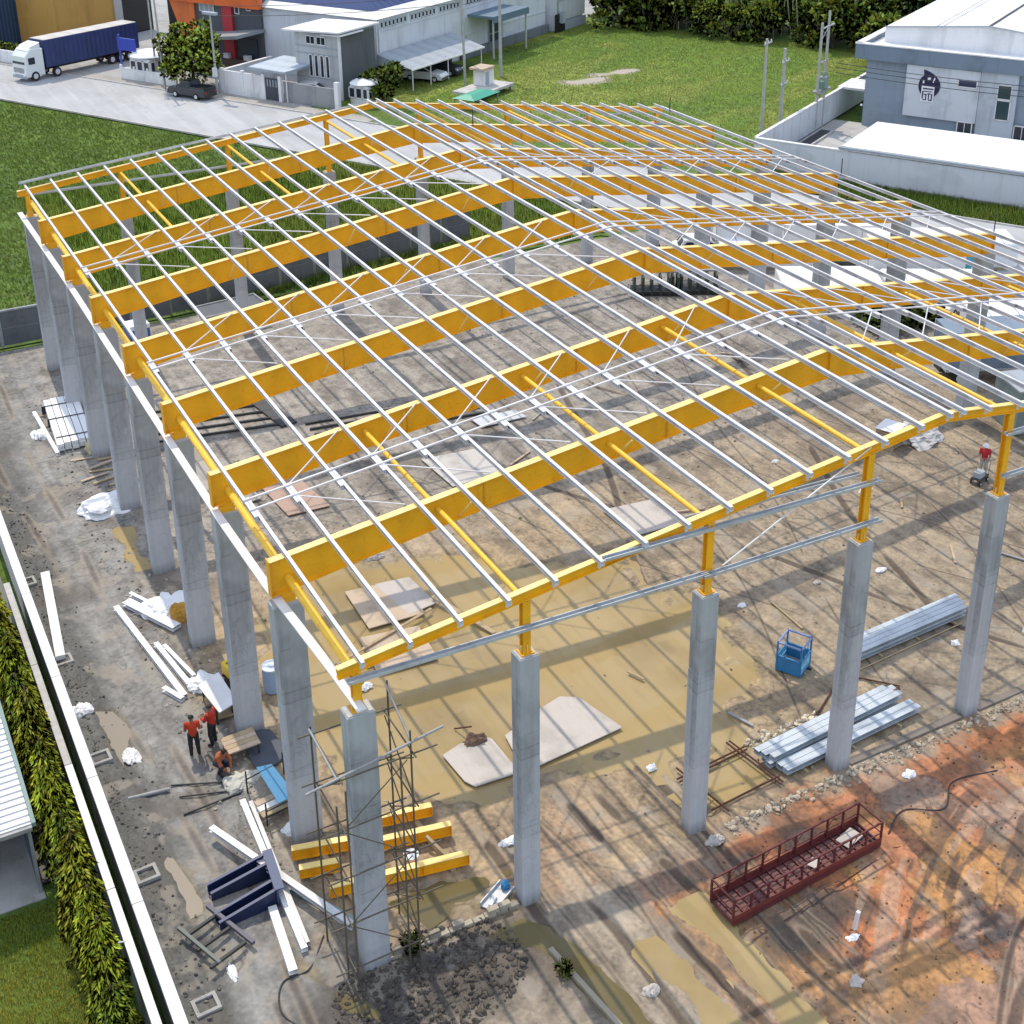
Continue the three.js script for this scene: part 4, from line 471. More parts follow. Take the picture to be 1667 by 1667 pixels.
const S2 = (name, label, x, z, w, h, d, m, seed, cat = 'plastic bag', group) => { const o = single(name, label, cat, crumple(seed, w, h, d), m, group); o.position.set(x, 0.04, z); return o; };
function board(name, label, cat, P, y, th, m, group) { const g = ext(shp(P.map(([x, z]) => [x, -z])), th, 0.012).rotateX(-Math.PI / 2).translate(0, y, 0); return single(name, label, cat, g, m, group); }
// left lane, back to front
{ const t = thing('panel_bundle', 'strapped bundle of bright white cladding panels lying on the lane beside the far columns', 'bundle'); const R = RNG(2);
  for (let i = 0; i < 5; i++) for (let j = 0; j < 3; j++) mesh('panel', box(0.32, 0.13, 5.4 + 0.3 * R(), -1.15 + i * 0.36, 0.2 + j * 0.14, -39.7 + 0.2 * (R() - 0.5), -0.06), W.plast, t); mesh('strap', [-41.6, -39.9, -37.6].map((z) => box(1.95, 0.5, 0.05, -0.42 + 0.0 * z, 0.34, z, -0.06)), W.dark, t); mesh('bearer', [-41.5, -38].map((z) => box(2.2, 0.12, 0.12, -0.43, 0.07, z, -0.06)), W.wood, t); }
single('steel_channel', 'long white channel lying against the strapped bundle of cladding panels', 'channel', beamC(P2(-1.75, -42, 0.16), P2(-1.55, -36.6, 0.16), 0.2, 0.2), W.plast);
S2('plastic_sheet', 'small crumpled white plastic beside the panel bundle', -2.0, -39.3, 0.35, 0.25, 0.5, W.plast, 3, 'plastic sheet'); S2('rubble_heap', 'pale yellow heap of packing foam beyond the panel bundle', 0.3, -36.2, 0.5, 0.6, 0.7, M(0.52, 0.46, 0.27, 0.9), 4, 'heap'); S2('plastic_sheet', 'heap of crumpled clear white plastic sheeting in the middle of the lane', -0.75, -30.3, 1.25, 0.45, 0.9, W.plast, 5, 'plastic sheet'); S2('plastic_sheet', 'ragged white plastic with offcuts beside the columns behind the loose channels', -0.2, -20.6, 0.95, 0.4, 1.0, W.plast, 6, 'plastic sheet'); S2('sack', 'bulging ochre sack leaning on the column beside the white channels', 0.0, -19.7, 0.42, 0.62, 0.4, M(0.55, 0.3, 0.05, 0.85, { grime: 0.6 }), 7, 'sack');
{ const R = RNG(12); for (let i = 0; i < 9; i++) { const x = -0.9 + R() * 1.5, z = -35.6 + i * 0.55, a = R() * 0.8 - 0.2; single('plank', 'pale offcut plank below the white panel bundle, ' + ORD[i] + ' from the back', 'plank', box(0.9 + R() * 0.7, 0.05, 0.13, x, 0.1 + 0.03 * (i % 3), z, a), i % 2 ? W.wood : W.ply, 'offcuts of timber beside the lane'); } }
{ const G = 'white channels lying by the left columns'; const ch = (l, a, b, w = 0.2, y = 0.16) => single('steel_channel', l, 'channel', beamC(P2(a[0], a[1], y), P2(b[0], b[1], y), w, 0.18), W.whiteS, G);
  ch('longest outer white channel of the loose pile, nearest the middle of the lane', [-2.1, -21.7], [-1.2, -14.6], 0.24); ch('white channel second from the lane in the loose pile', [-1.3, -18.4], [-0.85, -15.2]); ch('short white channel at the column side of the loose pile', [-1.05, -18.1], [-0.55, -15.6], 0.16); ch('white channel crossing the pile towards the ochre sack', [-1.65, -21.8], [-0.3, -19.0], 0.42, 0.22); ch('thin white channel behind the pile under the plastic sheet', [-1.35, -22.4], [-0.1, -19.8], 0.16); ch('stub of white channel at the near end of the loose pile', [-1.75, -15.5], [-1.3, -14.5], 0.2, 0.14); }
board('cover_sheet', 'flat white sheet covering a crate beside the two orange shirted workers', 'sheet', [[-0.75, -14.2], [0.15, -14.6], [0.25, -12.6], [-0.5, -12.3]], 0.75, 0.03, W.white); S2('plastic_sheet', 'torn white plastic between the loose channels and the white sheet', -0.3, -15.1, 0.7, 0.3, 0.6, W.plast, 8, 'plastic sheet');
{ const t = thing('crate', 'open timber crate under the white sheet beside the workers', 'crate', V(-0.2, 0.06, -13.4)); for (const [x, z] of [[-0.4, -0.7], [0.3, -0.9], [0.3, 0.6], [-0.35, 0.8]]) mesh('leg', box(0.08, 0.66, 0.08, x, 0.33, z), W.dark, t); for (const y of [0.2, 0.5]) { mesh('rail', bar(V(-0.4, y, -0.7), V(-0.35, y, 0.8), 0.06), W.wood, t); mesh('rail', bar(V(0.3, y, -0.9), V(0.3, y, 0.6), 0.06), W.wood, t); } mesh('floor', box(0.8, 0.05, 1.5, -0.03, 0.12, -0.03), W.wood, t); }
{ const t = thing('work_table', 'low trestle table of rough boards beside the crouching worker', 'table', V(-0.25, 0.06, -10.7)); for (let i = 0; i < 4; i++) mesh('board', box(1.2, 0.05, 0.22, 0, 0.5, -0.36 + i * 0.24, 0.05), i % 2 ? W.ply : W.wood, t); for (const [x, z] of [[-0.5, -0.4], [0.5, -0.4], [0.5, 0.45], [-0.5, 0.45]]) mesh('leg', box(0.06, 0.48, 0.06, x, 0.24, z), W.dark, t); }
board('tarpaulin', 'dark slate tarpaulin spread at the foot of the second column', 'tarpaulin', [[-0.1, -11.7], [1.0, -11.3], [1.2, -9.9], [0.6, -9.4], [-0.1, -9.6]], 0.12, 0.03, M(0.07, 0.085, 0.11, 0.7, { grime: 1 }));
board('roof_sheet', 'bright sky blue folded metal sheet propped near the nearest left column', 'sheet', [[-0.2, -9.0], [0.3, -8.9], [0.5, -7.1], [-0.1, -7.0]], 0.62, 0.03, M(0.22, 0.52, 0.72, 0.45)); mesh('fold', bar(V(0.05, 0.67, -8.95), V(0.2, 0.67, -7.05), 0.03), M(0.1, 0.3, 0.45), scene.children[scene.children.length - 1]);
{ const t = thing('trestle', 'dark steel trestle with pale boards under the sky blue sheet', 'trestle', V(0, 0.05, -7.6)); for (const [x, z] of [[-0.7, -1], [0.7, -1.3], [-0.6, 0.8], [0.75, 0.6]]) mesh('leg', tube(V(x, 0, z), V(x, 0.95, z), 0.03), W.dark, t); mesh('rail', [tube(V(-0.7, 0.6, -1), V(0.7, 0.6, -1.3), 0.025), tube(V(-0.6, 0.6, 0.8), V(0.75, 0.6, 0.6), 0.025), tube(V(-0.6, 0.35, 0.8), V(0.75, 0.35, 0.6), 0.025)], W.dark, t); for (let i = 0; i < 3; i++) mesh('board', box(1.5, 0.04, 0.24, 0, 0.42, 0 + i * 0.3, 0.14), [W.ply, W.white, W.wood][i], t); }
S2('rubble_heap', 'whitish heap of broken render beside the sky blue sheet', -0.75, -9.2, 0.6, 0.22, 0.5, M(0.5, 0.5, 0.44, 0.9), 10, 'heap'); S2('plastic_sheet', 'round blob of clear white plastic below the trestle', 0.1, -6.2, 0.45, 0.25, 0.35, W.plast, 11, 'plastic sheet');
{ const G = 'long white channels by the corner column'; const ch = (l, a, b, w, y, m = W.whiteS) => single('steel_channel', l, 'channel', beamC(P2(a[0], a[1], y), P2(b[0], b[1], y), w, 0.17), m, G);
  ch('long pale channel lying aslant over the others towards the corner column', [-2.35, -7.15], [0.2, -1.15], 0.22, 0.46, W.galv); ch('long white channel running under the aslant one beside the navy brackets', [-1.0, -8.2], [-1.3, -1.3], 0.2, 0.16); ch('white channel doubled against the long one', [-0.78, -8.0], [-1.15, -1.45], 0.14, 0.16, W.galv); ch('short broad white channel nearest the camera by the navy brackets', [-1.62, -3.3], [-1.86, -0.7], 0.26, 0.15); ch('greenish channel parallel to the aslant one', [-0.85, -3.9], [0.4, -1.55], 0.2, 0.14, M(0.24, 0.33, 0.31, 0.6)); }
{ const t = thing('steel_bracket', 'navy blue tapered steel bracket with two long arms lying on the lane', 'bracket', V(-1.35, 0.06, -4.25), -0.1); const arm = (z, ry) => { const g = ext(shp([[0, 0], [0, 0.62], [-1.85, 0.3], [-1.85, 0]]), 0.03); const a = mesh('arm', [g.clone().translate(0, 0, -0.2), g.clone().translate(0, 0, 0.2), bar(V(0, 0.05, 0), V(-1.85, 0.04, 0), 0.42, 0.03)], W.navy, t); mesh('arm_flange', [bar(V(0, 0.635, -0.19), V(-1.86, 0.31, -0.19), 0.1, 0.025), bar(V(0, 0.635, 0.21), V(-1.86, 0.31, 0.21), 0.1, 0.025)], M(0.05, 0.07, 0.15, 0.5), a); a.position.z = z; a.rotation.y = ry; }; arm(-0.55, 0.12); arm(0.62, 0.16); mesh('plate', [box(0.06, 0.68, 1.75, 0.05, 0.34, 0.03), box(0.3, 0.05, 1.75, 0.12, 0.66, 0.03)], M(0.04, 0.07, 0.16, 0.5), t); }
single('steel_channel', 'white box section lying along the boundary wall between two drain pits', 'channel', bar(P2(-4.2, -25.6, 0.24), P2(-4.8, -19.2, 0.24), 0.36, 0.2), W.white);
for (const [x, z, l] of [[-5.0, -25.4, 'square concrete drain pit farthest along the boundary wall'], [-4.75, -19.1, 'drain pit at the near end of the white box section'], [-4.72, -12.7, 'drain pit beside the long brown puddle'], [-4.65, -6.5, 'drain pit opposite the navy bracket'], [-4.4, -0.8, 'drain pit at the bottom edge by the boundary wall']]) { const t = thing('drain_pit', l, 'drain pit', V(x, 0.06, z), 0.05); t.scale.set(0.8, 0.7, 0.8); mesh('rim', [box(0.9, 0.3, 0.13, 0, 0.08, -0.34), box(0.9, 0.3, 0.13, 0, 0.08, 0.34), box(0.13, 0.3, 0.55, -0.385, 0.08, 0), box(0.13, 0.3, 0.55, 0.385, 0.08, 0)], M(0.36, 0.36, 0.345, 0.85, { grime: 1 }), t); mesh('shaft', box(0.64, 0.05, 0.56, 0, 0.0, 0), W.blk, t); }
S2('stone', 'white slab of broken concrete at the end of the long brown puddle', -3.75, -12.4, 0.3, 0.14, 0.5, W.white, 14, 'stone'); S2('plastic_bag', 'white bags beside the wall between two drain pits', -4.75, -15.7, 0.4, 0.25, 0.4, W.plast, 15); S2('plastic_bag', 'small white bag on the lane below the navy bracket', -3.4, -1.6, 0.17, 0.12, 0.35, W.plast, 16);
single('pipe', 'grey pipe lying across the lane edge near the boundary wall', 'pipe', tube(P2(-4.35, -10.2, 0.14), P2(-3.0, -10.0, 0.14), 0.07), W.steel); single('pipe', 'long thin dark pipe lying across the lane below the workers', 'pipe', tube(P2(-2.9, -8.6, 0.1), P2(-0.9, -8.7, 0.1), 0.035), W.dark); single('pipe', 'dark rods on the lane left of the crouching worker', 'pipe', [tube(P2(-2.9, -10.2, 0.1), P2(-1.3, -9.5, 0.1), 0.03), tube(P2(-2.8, -9.5, 0.1), P2(-1.2, -8.95, 0.1), 0.03)], W.dark);
{ const t = thing('formwork_panel', 'leaning dark formwork frame by the boundary wall at the lower left', 'formwork', V(-3.5, 0.15, -3.0), 0.2); for (const z of [-0.7, 0, 0.8]) mesh('rail', bar(V(-0.7, 0.25, z + 0.3), V(0.6, 0.1, z), 0.09), W.dark, t); mesh('stile', bar(V(0.35, 0.2, -1.1), V(0.75, 0.12, 1.0), 0.12), M(0.1, 0.1, 0.14), t); mesh('stile', bar(V(-0.75, 0.3, -0.8), V(-0.4, 0.24, 1.1), 0.1), M(0.12, 0.15, 0.14), t); }
// corner column: scaffold, yellow girders
{ const t = thing('scaffold_tower', 'rusty tube scaffold tower standing round the corner column', 'scaffold'), L = [[-0.55, -1.4, 8], [-0.35, 0.6, 7.2], [1.6, 0.55, 8.4], [1.75, -1.35, 8.7], [-0.5, 0.2, 6.4], [1.2, 0.75, 7.8]];
  L.forEach(([x, z, h]) => mesh('standard', tube(V(x, 0, z), V(x + 0.04, h, z), 0.03, 6), W.pipe, t)); for (let k = 0; k < 5; k++) { const y = 0.8 + k * 1.7; mesh('ledger', tube(V(-1.0, y, 0.62), V(2.4, y + 0.05, 0.6), 0.026, 6), W.pipe, t); mesh('ledger', tube(V(-0.9, y + 0.1, -1.42), V(2.2, y + 0.1, -1.38), 0.026, 6), W.pipe, t); for (const [x, z0, z1] of [[-0.45, -1.4, 0.6], [1.68, -1.4, 0.6]]) { mesh('transom', tube(V(x, y + 0.05, z0 - 0.15), V(x, y + 0.05, z1 + 0.2), 0.024, 6), W.pipe, t); if (k < 4) { mesh('brace', tube(V(x, y, z0), V(x, y + 1.6, z1), 0.02, 6), W.pipe, t); if (x > 0) mesh('brace', tube(V(x, y + 1.6, z0), V(x, y, z1), 0.02, 6), W.pipe, t); } } if (k < 4) mesh('brace', tube(V(k % 2 ? -0.4 : 1.5, y, 0.6), V(k % 2 ? 1.5 : -0.4, y + 1.6, 0.6), 0.018, 6), W.pipe, t); }
  mesh('guard_rail', tube(V(-1.4, 7.55, 0.62), V(2.6, 8.2, 0.6), 0.04, 6), W.steel, t); mesh('top_rail', [tube(V(-0.5, 7.6, 0.62), V(-0.55, 7.9, -1.4), 0.035, 6), tube(V(1.65, 8, 0.6), V(1.75, 8.6, -1.35), 0.035, 6)], W.steel, t); }
{ const ib = (name, l, a, b, y, s = 0.34) => { const t = thing(name, l, 'girder', V(0, 0, 0), 0, null), d = V(0, s / 2, 0), A1 = P2(a[0], a[1], y + s / 2), B1 = P2(b[0], b[1], y + s / 2); mesh('web', bar(A1, B1, 0.02, s - 0.02), W.yellow, t); mesh('top_flange', bar(A1.clone().add(d), B1.clone().add(d), 0.24, 0.022), W.yellowLit, t); mesh('bottom_flange', bar(A1.clone().sub(d), B1.clone().sub(d), 0.24, 0.022), W.yellow, t); const n = 3; for (let i = 0; i <= n; i++) { const c = A1.clone().lerp(B1, i / n); mesh('stiffener', box(0.02, s - 0.03, 0.22, c.x, c.y, c.z, Math.atan2(-(b[1] - a[1]), b[0] - a[0])), W.yellow, t); } };
  ib('steel_girder', 'yellow girder at the back left of the stack beside the corner column', [-0.4, -4.9], [1.3, -4.45], 0.2, 0.4); ib('steel_girder', 'second yellow girder left of the corner column in front of the back one', [-0.45, -4.05], [0.75, -3.75], 0.2, 0.36); ib('steel_girder', 'yellow girder farthest back right of the corner column', [2.3, -4.9], [4.3, -4.5], 0.25, 0.38); ib('steel_girder', 'long yellow girder in the middle right of the corner column', [1.3, -4.1], [4.5, -3.45], 0.2, 0.4); ib('steel_girder', 'nearest and longest yellow girder beside the corner column', [0.1, -2.85], [4.45, -2.05], 0.2, 0.38);
  for (const [x, z0, z1, l] of [[0.5, -5.1, -2.2, 'timber bearer under the left ends of the yellow girders'], [3.7, -5, -2, 'timber bearer under the right ends of the yellow girders']]) single('timber_bearer', l, 'timber', bar(P2(x, z0, 0.12), P2(x + 0.2, z1, 0.12), 0.16), W.wood); const b = single('bucket', 'white plastic bucket between the yellow girders', 'bucket', [cyl(0.19, 0.42, 0, 0, 0, 16, 0.24), cyl(0.25, 0.03, 0, 0.42, 0, 16)], W.plast); b.position.set(2.85, 0.08, -2.9); single('timber_bearer', 'loose pale batten leaning between the yellow girders', 'timber', bar(P2(3.6, -3.4, 0.5), P2(4.0, -2.4, 0.15), 0.1), W.wood); }
// inside the frame
board('sheet', 'broad pale grey liner sheet on the wet floor with a rounded far end', 'sheet', [[8.3, -6.9], [10.1, -7.6], [11.1, -7.85], [11.7, -7.45], [12.2, -5.25], [8.0, -4.9]], 0.1, 0.02, W.sheet); board('sheet', 'second pale liner sheet with torn edge, left of the rounded one behind a front column', 'sheet', [[5.9, -7.05], [6.7, -7.3], [7.6, -7.2], [7.8, -7.0], [7.85, -5.0], [6.2, -5.1], [6.0, -5.5]], 0.09, 0.02, W.sheet); S2('rubble_heap', 'brown clod of soil at the back edge of the torn liner sheet', 7.2, -7.15, 0.5, 0.28, 0.3, M(0.16, 0.1, 0.07, 0.95), 20, 'heap'); single('rod', 'bent dark rod sticking up beside the torn liner sheet', 'rod', [tube(P2(6.9, -8.2, 0.05), P2(7.2, -7.4, 0.6), 0.03)], W.rust);
bundle('purlin_bundle', 'bundle of silver purlins lying on bearers behind the fourth front column', P2(22.4, -4.5), P2(28.2, -4.75), 4, 2, 0.22, 0.2, W.silver, 'bundles of silver purlins', 0.25, 3); bundle('purlin_bundle', 'larger bundle of silver purlins just behind the foot of the fourth front column', P2(15.6, -1.25), P2(21.9, -1.75), 3, 2, 0.24, 0.2, W.silver, 'bundles of silver purlins', 0.3, 4); bundle('purlin_bundle', 'front bundle of silver purlins passing the foot of the fourth front column', P2(15.6, -0.55), P2(22.0, -0.9), 2, 1, 0.26, 0.22, W.silver, 'bundles of silver purlins', 0.3, 5);
{ const t = thing('man_basket', 'blue steel man basket with open top standing on the wet floor', 'cage', V(19.85, 0.08, -5.1), 0.5), w = 0.62, hh = 1.65; t.scale.setScalar(0.78); for (const [x, z] of [[-w, -w], [w, -w], [w, w], [-w, w]]) mesh('post', box(0.08, hh, 0.08, x, hh / 2, z), W.blue, t); for (const y of [0.08, 0.85, hh - 0.04]) mesh('frame', [box(w * 2, 0.08, 0.08, 0, y, -w), box(w * 2, 0.08, 0.08, 0, y, w), box(0.08, 0.08, w * 2, -w, y, 0), box(0.08, 0.08, w * 2, w, y, 0)], y > 1 ? M(0.2, 0.28, 0.5, 0.5) : W.blue, t); for (const z of [-w, w]) for (let i = 0; i < 3; i++) for (const y of [0.3, 0.63]) mesh('panel', box(0.36, 0.28, 0.025, -0.39 + i * 0.39, y, z), W.blueL, t); for (const x of [-w, w]) mesh('side_panel', box(0.025, 0.7, 1.15, x, 0.45, 0), W.blue, t); mesh('floor', box(1.2, 0.05, 1.2, 0, 0.1, 0), W.steel, t); for (let i = 0; i < 2; i++) mesh('bar', box(0.03, 0.72, 0.03, -0.2 + i * 0.4, 1.23, w), W.blue, t); mesh('fork_socket', box(0.12, 0.12, 1.5, 0.3, 0.0, 0.1), W.dark, t); }
{ // maroon platform
  const t = thing('platform_frame', 'long dark red steel platform frame with rails lying on the clay', 'platform', V(13.3, 0.12, 3.35), 0.06), L = 3.05, w = 0.52; for (const z of [-w, w]) { mesh('chord', bar(V(-L, 0.12, z), V(L, 0.12, z), 0.09, 0.2), W.maroon, t); mesh('rail', bar(V(-L, 0.98, z), V(L, 0.98, z), 0.05), W.maroon, t); mesh('mid_rail', bar(V(-L, 0.55, z), V(L, 0.55, z), 0.03), W.maroon, t); for (let i = 0; i <= 9; i++) { const x = -L + (i / 9) * 2 * L; mesh('upright', box(0.06, 0.86, 0.06, x, 0.55, z), W.maroon, t); } for (let i = 0; i < 4; i++) { const x = -L + ((i * 2 + 0.5) / 9) * 2 * L; mesh('mesh_brace', tube(V(x, 0.2, z), V(x + 0.6, 0.92, z), 0.014, 5), W.maroon, t); } mesh('toe_board', box(2 * L, 0.22, 0.02, 0, 0.3, z + Math.sign(z) * 0.035), M(0.16, 0.03, 0.025, 0.6, { grime: 1 }), t); } for (const x of [-L, L]) mesh('end_rail', [bar(V(x, 0.98, -w), V(x, 0.98, w), 0.05), bar(V(x, 0.12, -w), V(x, 0.12, w), 0.07), bar(V(x, 0.55, -w), V(x, 0.55, w), 0.03)], W.maroon, t); mesh('deck', box(2 * L - 0.1, 0.02, 2 * w - 0.08, 0, 0.1, 0), M(0.2, 0.1, 0.09, 0.9, { paint: 0.8 }), t); for (let i = 0; i < 18; i++) mesh('joist', box(0.05, 0.06, 2 * w, -L + 0.2 + i * 0.335, 0.16, 0), W.maroon, t); mesh('deck_scrap', [box(0.8, 0.03, 0.5, 2.3, 0.22, -0.1, 0.2), box(0.4, 0.03, 0.3, 0.6, 0.22, 0.1, 0.4)], W.sheet, t); }
{ const t = thing('rebar_frame', 'rusty square of steel bars lying in the shallow water by the third front column', 'frame', V(14.0, 0.1, -1.3), 0.1); for (const z of [-0.9, -0.75, 0.9]) mesh('bar', tube(V(-1.5, 0.02, z), V(1.5, 0.05, z + 0.1), 0.035, 6), W.rust, t); for (const x of [-1.2, 1.1, 1.25]) mesh('bar', tube(V(x, 0.08, -1.3), V(x + 0.1, 0.08, 1.3), 0.035, 6), W.rust, t); }
{ const t = thing('rebar_frame', 'rusty right-angled bars on the floor behind the silver purlins', 'frame', V(20.6, 0.1, -2.4), -0.05); mesh('bar', [tube(V(-1.8, 0.02, 0.1), V(0.5, 0.02, -1.4), 0.035, 6), tube(V(0.5, 0.02, -1.4), V(2.0, 0.02, 0.1), 0.035, 6), tube(V(2.0, 0.02, 0.1), V(0.6, 0.02, 1.0), 0.035, 6)], W.rust, t); }
single('rod', 'long thin pale rod lying beside the far bundle of silver purlins', 'rod', tube(P2(21.9, -3.7, 0.1), P2(27.6, -4.05, 0.1), 0.03), W.wood); single('rod', 'thin rusty rods lying in front of the red platform frame', 'rod', [tube(P2(11.8, 4.6), P2(16.4, 4.0), 0.025), tube(P2(13.4, 3.9), P2(14.0, 4.5), 0.022), tube(P2(15.9, 3.7), P2(17.0, 4.0), 0.022)], W.rust);
{ const t = thing('control_box', 'tangle of black machinery leaning at the foot of the third front column', 'machine', V(12.5, 0.1, -0.9), 0.4); mesh('body', rbox(0.5, 0.4, 0.4, 0.04, 0, 0.45, 0), W.steel, t); for (const [a, b] of [[-0.4, 0.3], [0.4, 0.3], [0, -0.5], [0.5, -0.3]]) mesh('leg', tube(V(0, 0.5, 0), V(a, 0, b), 0.03, 6), W.blk, t); mesh('handle', new THREE.TorusGeometry(0.25, 0.03, 6, 14).translate(0.1, 0.75, 0.1), W.blk, t); }
{ const t = thing('debris_tray', 'grey tool tray with blue bag wedged at the foot of the second front column', 'tray', V(4.6, 0.14, -0.35), 0.5); mesh('tray', [box(1.1, 0.04, 0.5, 0, 0, 0), box(1.1, 0.12, 0.04, 0, 0.06, 0.26), box(1.1, 0.12, 0.04, 0, 0.06, -0.26)], W.galvD, t); mesh('bag', crumple(31, 0.2, 0.2, 0.16, 2).translate(0.45, 0.05, 0), W.blue, t); mesh('tool', box(0.4, 0.08, 0.12, -0.25, 0.07, 0, 0.2), W.plast, t); }
{ const B1 = [['plywood', 'tan plywood board lying behind the front gable, second bay from the left', [[5.9, -14.9], [8.3, -14.5], [8.1, -12.2], [5.7, -12.4]], W.ply], ['plywood', 'tan plywood board overlapping the other in the second bay', [[6.6, -18.2], [9.0, -17.9], [8.9, -15.2], [6.5, -15.3]], W.ply], ['plywood', 'whitish board with dark edge on the tan plywood boards', [[7.9, -18.1], [9.4, -17.9], [9.6, -15.6], [8.3, -15.4]], W.sheet], ['plywood', 'reddish board far inside the frame near the left columns', [[6.3, -28.9], [8.2, -28.6], [8.6, -25.2], [6.6, -25.3]], M(0.42, 0.3, 0.24, 0.85, { grime: 1.5 })], ['plywood', 'large pale board beside the reddish one', [[3.6, -32.5], [5.6, -32.2], [6.0, -27.4], [4.0, -27.2]], M(0.4, 0.37, 0.33, 0.9, { grime: 2 })], ['plywood', 'grey formwork board in the middle of the hall', [[14.2, -27.2], [17.0, -26.9], [17.3, -24.0], [14.4, -24.0]], W.concW], ['plywood', 'bluish steel plate in the middle of the hall', [[18.3, -30], [20.8, -29.8], [21, -28.8], [18.4, -28.9]], W.galvD], ['plywood', 'pale board under the ridge in the second bay', [[19.5, -18.6], [22.0, -18.3], [22.2, -15.9], [19.6, -16]], W.sheet], ['plywood', 'light grey board far under the ridge', [[26, -35], [29, -34.8], [29.2, -33], [26.2, -33]], W.concW]];
  B1.forEach(([n, l, P, m], i) => board(n, l, 'board', P, 0.1 + i * 0.006, 0.03, m)); single('plank', 'thin plank lying across the tan plywood boards', 'plank', bar(P2(4.4, -13.6, 0.2), P2(9.2, -15.2, 0.24), 0.12, 0.05), W.wood); single('plank', 'pale pointed plank propped beside the tan plywood boards', 'plank', bar(P2(9.6, -15.9, 0.3), P2(10.8, -12.6, 0.1), 0.2, 0.05), W.wood); single('pipe', 'bundle of dark pipes laid across the middle of the hall', 'pipe', [0, 1, 2, 3].map((i) => tube(P2(10.5, -33.8 + i * 0.7, 0.12), P2(19.5, -32.6 + i * 0.75, 0.12), 0.07)), W.dark); single('pipe', 'second run of dark pipes near the left columns', 'pipe', [0, 1, 2, 3, 4].map((i) => tube(P2(3.2, -39.2 + i * 0.9, 0.12), P2(9.5, -38 + i * 0.9, 0.12), 0.07)), W.dark); single('formwork_panel', 'long dark formwork trench cover near the left columns', 'formwork', box(0.9, 0.1, 4.6, 9.4, 0.12, -36.4, 0.15), W.dark); }
{ const b = thing('water_drum', 'pale blue plastic drum standing inside beside the nearest left column', 'drum', V(1.9, 0.05, -13.6)); mesh('body', cyl(0.36, 1.0, 0, 0, 0, 18), M(0.3, 0.42, 0.6, 0.4), b); mesh('lid', [cyl(0.38, 0.06, 0, 1.0, 0, 18), cyl(0.12, 0.05, 0, 1.06, 0, 10)], M(0.55, 0.62, 0.72, 0.4), b); }
{ const b = thing('generator', 'small yellow generator standing between the left columns', 'generator', V(0.75, 0.05, -14.6), 0.2); mesh('housing', rbox(0.75, 0.5, 0.6, 0.05, 0, 0.75, 0), M(0.75, 0.5, 0.02, 0.5), b); mesh('vent', [0, 1, 2].map((i) => box(0.16, 0.02, 0.02, -0.15, 0.68 + i * 0.06, 0.31)), W.dark, b); mesh('handle', tube(V(-0.3, 1.06, 0), V(0.3, 1.06, 0), 0.025), W.dark, b); mesh('skid', [box(0.8, 0.1, 0.06, 0, 0.42, 0.22), box(0.8, 0.1, 0.06, 0, 0.42, -0.22)], W.rust, b); for (const x of [-0.3, 0.3]) mesh('leg', box(0.06, 0.4, 0.5, x, 0.2, 0), W.dark, b); }
{ const R = RNG(14), spots = [[19.6, 1.6, 'upright white slab with flakes below on the clay in front of the gable'], [12.2, 7.4, 'crumpled white bag on the clay at the bottom edge'], [12.0, -3.0, 'white bundle on the floor left of the third front column'], [7.9, 9.2, 'white disc-like lid lying at the bottom edge'], [8.7, -20.2, 'white lid on the boards of the second bay'], [26.4, -3.2, 'white scrap right of the far silver purlins'], [29.6, -2.4, 'white scrap beside the fifth front column'], [24.4, -9.2, 'white crumpled scrap on the floor behind the fourth front column'], [27.4, -8.6, 'white scrap between the fourth and fifth columns'], [20.6, -9.4, 'flat white scrap behind the blue man basket'], [21.4, -4.0, 'white scrap at the foot of the blue man basket'], [6.0, -2.3, 'white crumpled bag by the second front column'], [4.9, -12.0, 'white scrap on the wet floor below the second rafter'], [5.6, -13.2, 'small white box on the wet floor of the first bay'], [29.5, -18.6, 'white block on the dark floor under the gable beam'], [18.5, -1.9, 'pale broken block behind the silver purlins'], [6.9, 4.8, 'white scrap beside the muddy trench'], [13.2, 6.1, 'white post stump in the clay'], [31.5, -14.2, 'white offcut on the floor right of the fourth column'], [11.9, 0.9, 'white sliver in front of the third front column']];
  spots.forEach(([x, z, l], i) => { const s = 0.12 + 0.14 * R(); S2('plastic_bag', l, x, z, s * (1 + R()), s * 0.7, s, i % 3 === 1 ? W.sheet : W.plast, 40 + i, 'scrap'); }); }
single('post', 'short white stake standing in the clay', 'post', box(0.1, 0.75, 0.1, 13.45, 0.45, 5.9, 0.2, 0.1), W.white);
{ const R = RNG(23), L = []; for (let i = 0; i < 16; i++) L.push([14 + R() * 24, -1.5 - R() * 30, R() * 3, 0.6 + 1.6 * R()]); L.sort((a, b) => a[0] * 0.879 + a[1] * 0.476 - b[0] * 0.879 - b[1] * 0.476); L.forEach(([x, z, a, l], i) => single('plank', 'loose weathered batten on the hall floor, ' + ORD[i] + ' from the left', 'plank', box(l, 0.05, 0.1, x, 0.12, z, a), [W.wood, W.ply, W.steel][i % 3], 'loose battens scattered on the hall floor')); }
single('kerb_stone', 'narrow pale concrete kerb along the left side of the muddy trench', 'kerb', [bar(P2(5.1, 2.1, 0.06), P2(5.5, 5.4, 0.06), 0.16, 0.14), bar(P2(5.5, 5.4, 0.06), P2(6.0, 9, 0.06), 0.16, 0.14)], M(0.33, 0.29, 0.22, 0.9, { grime: 1 }));
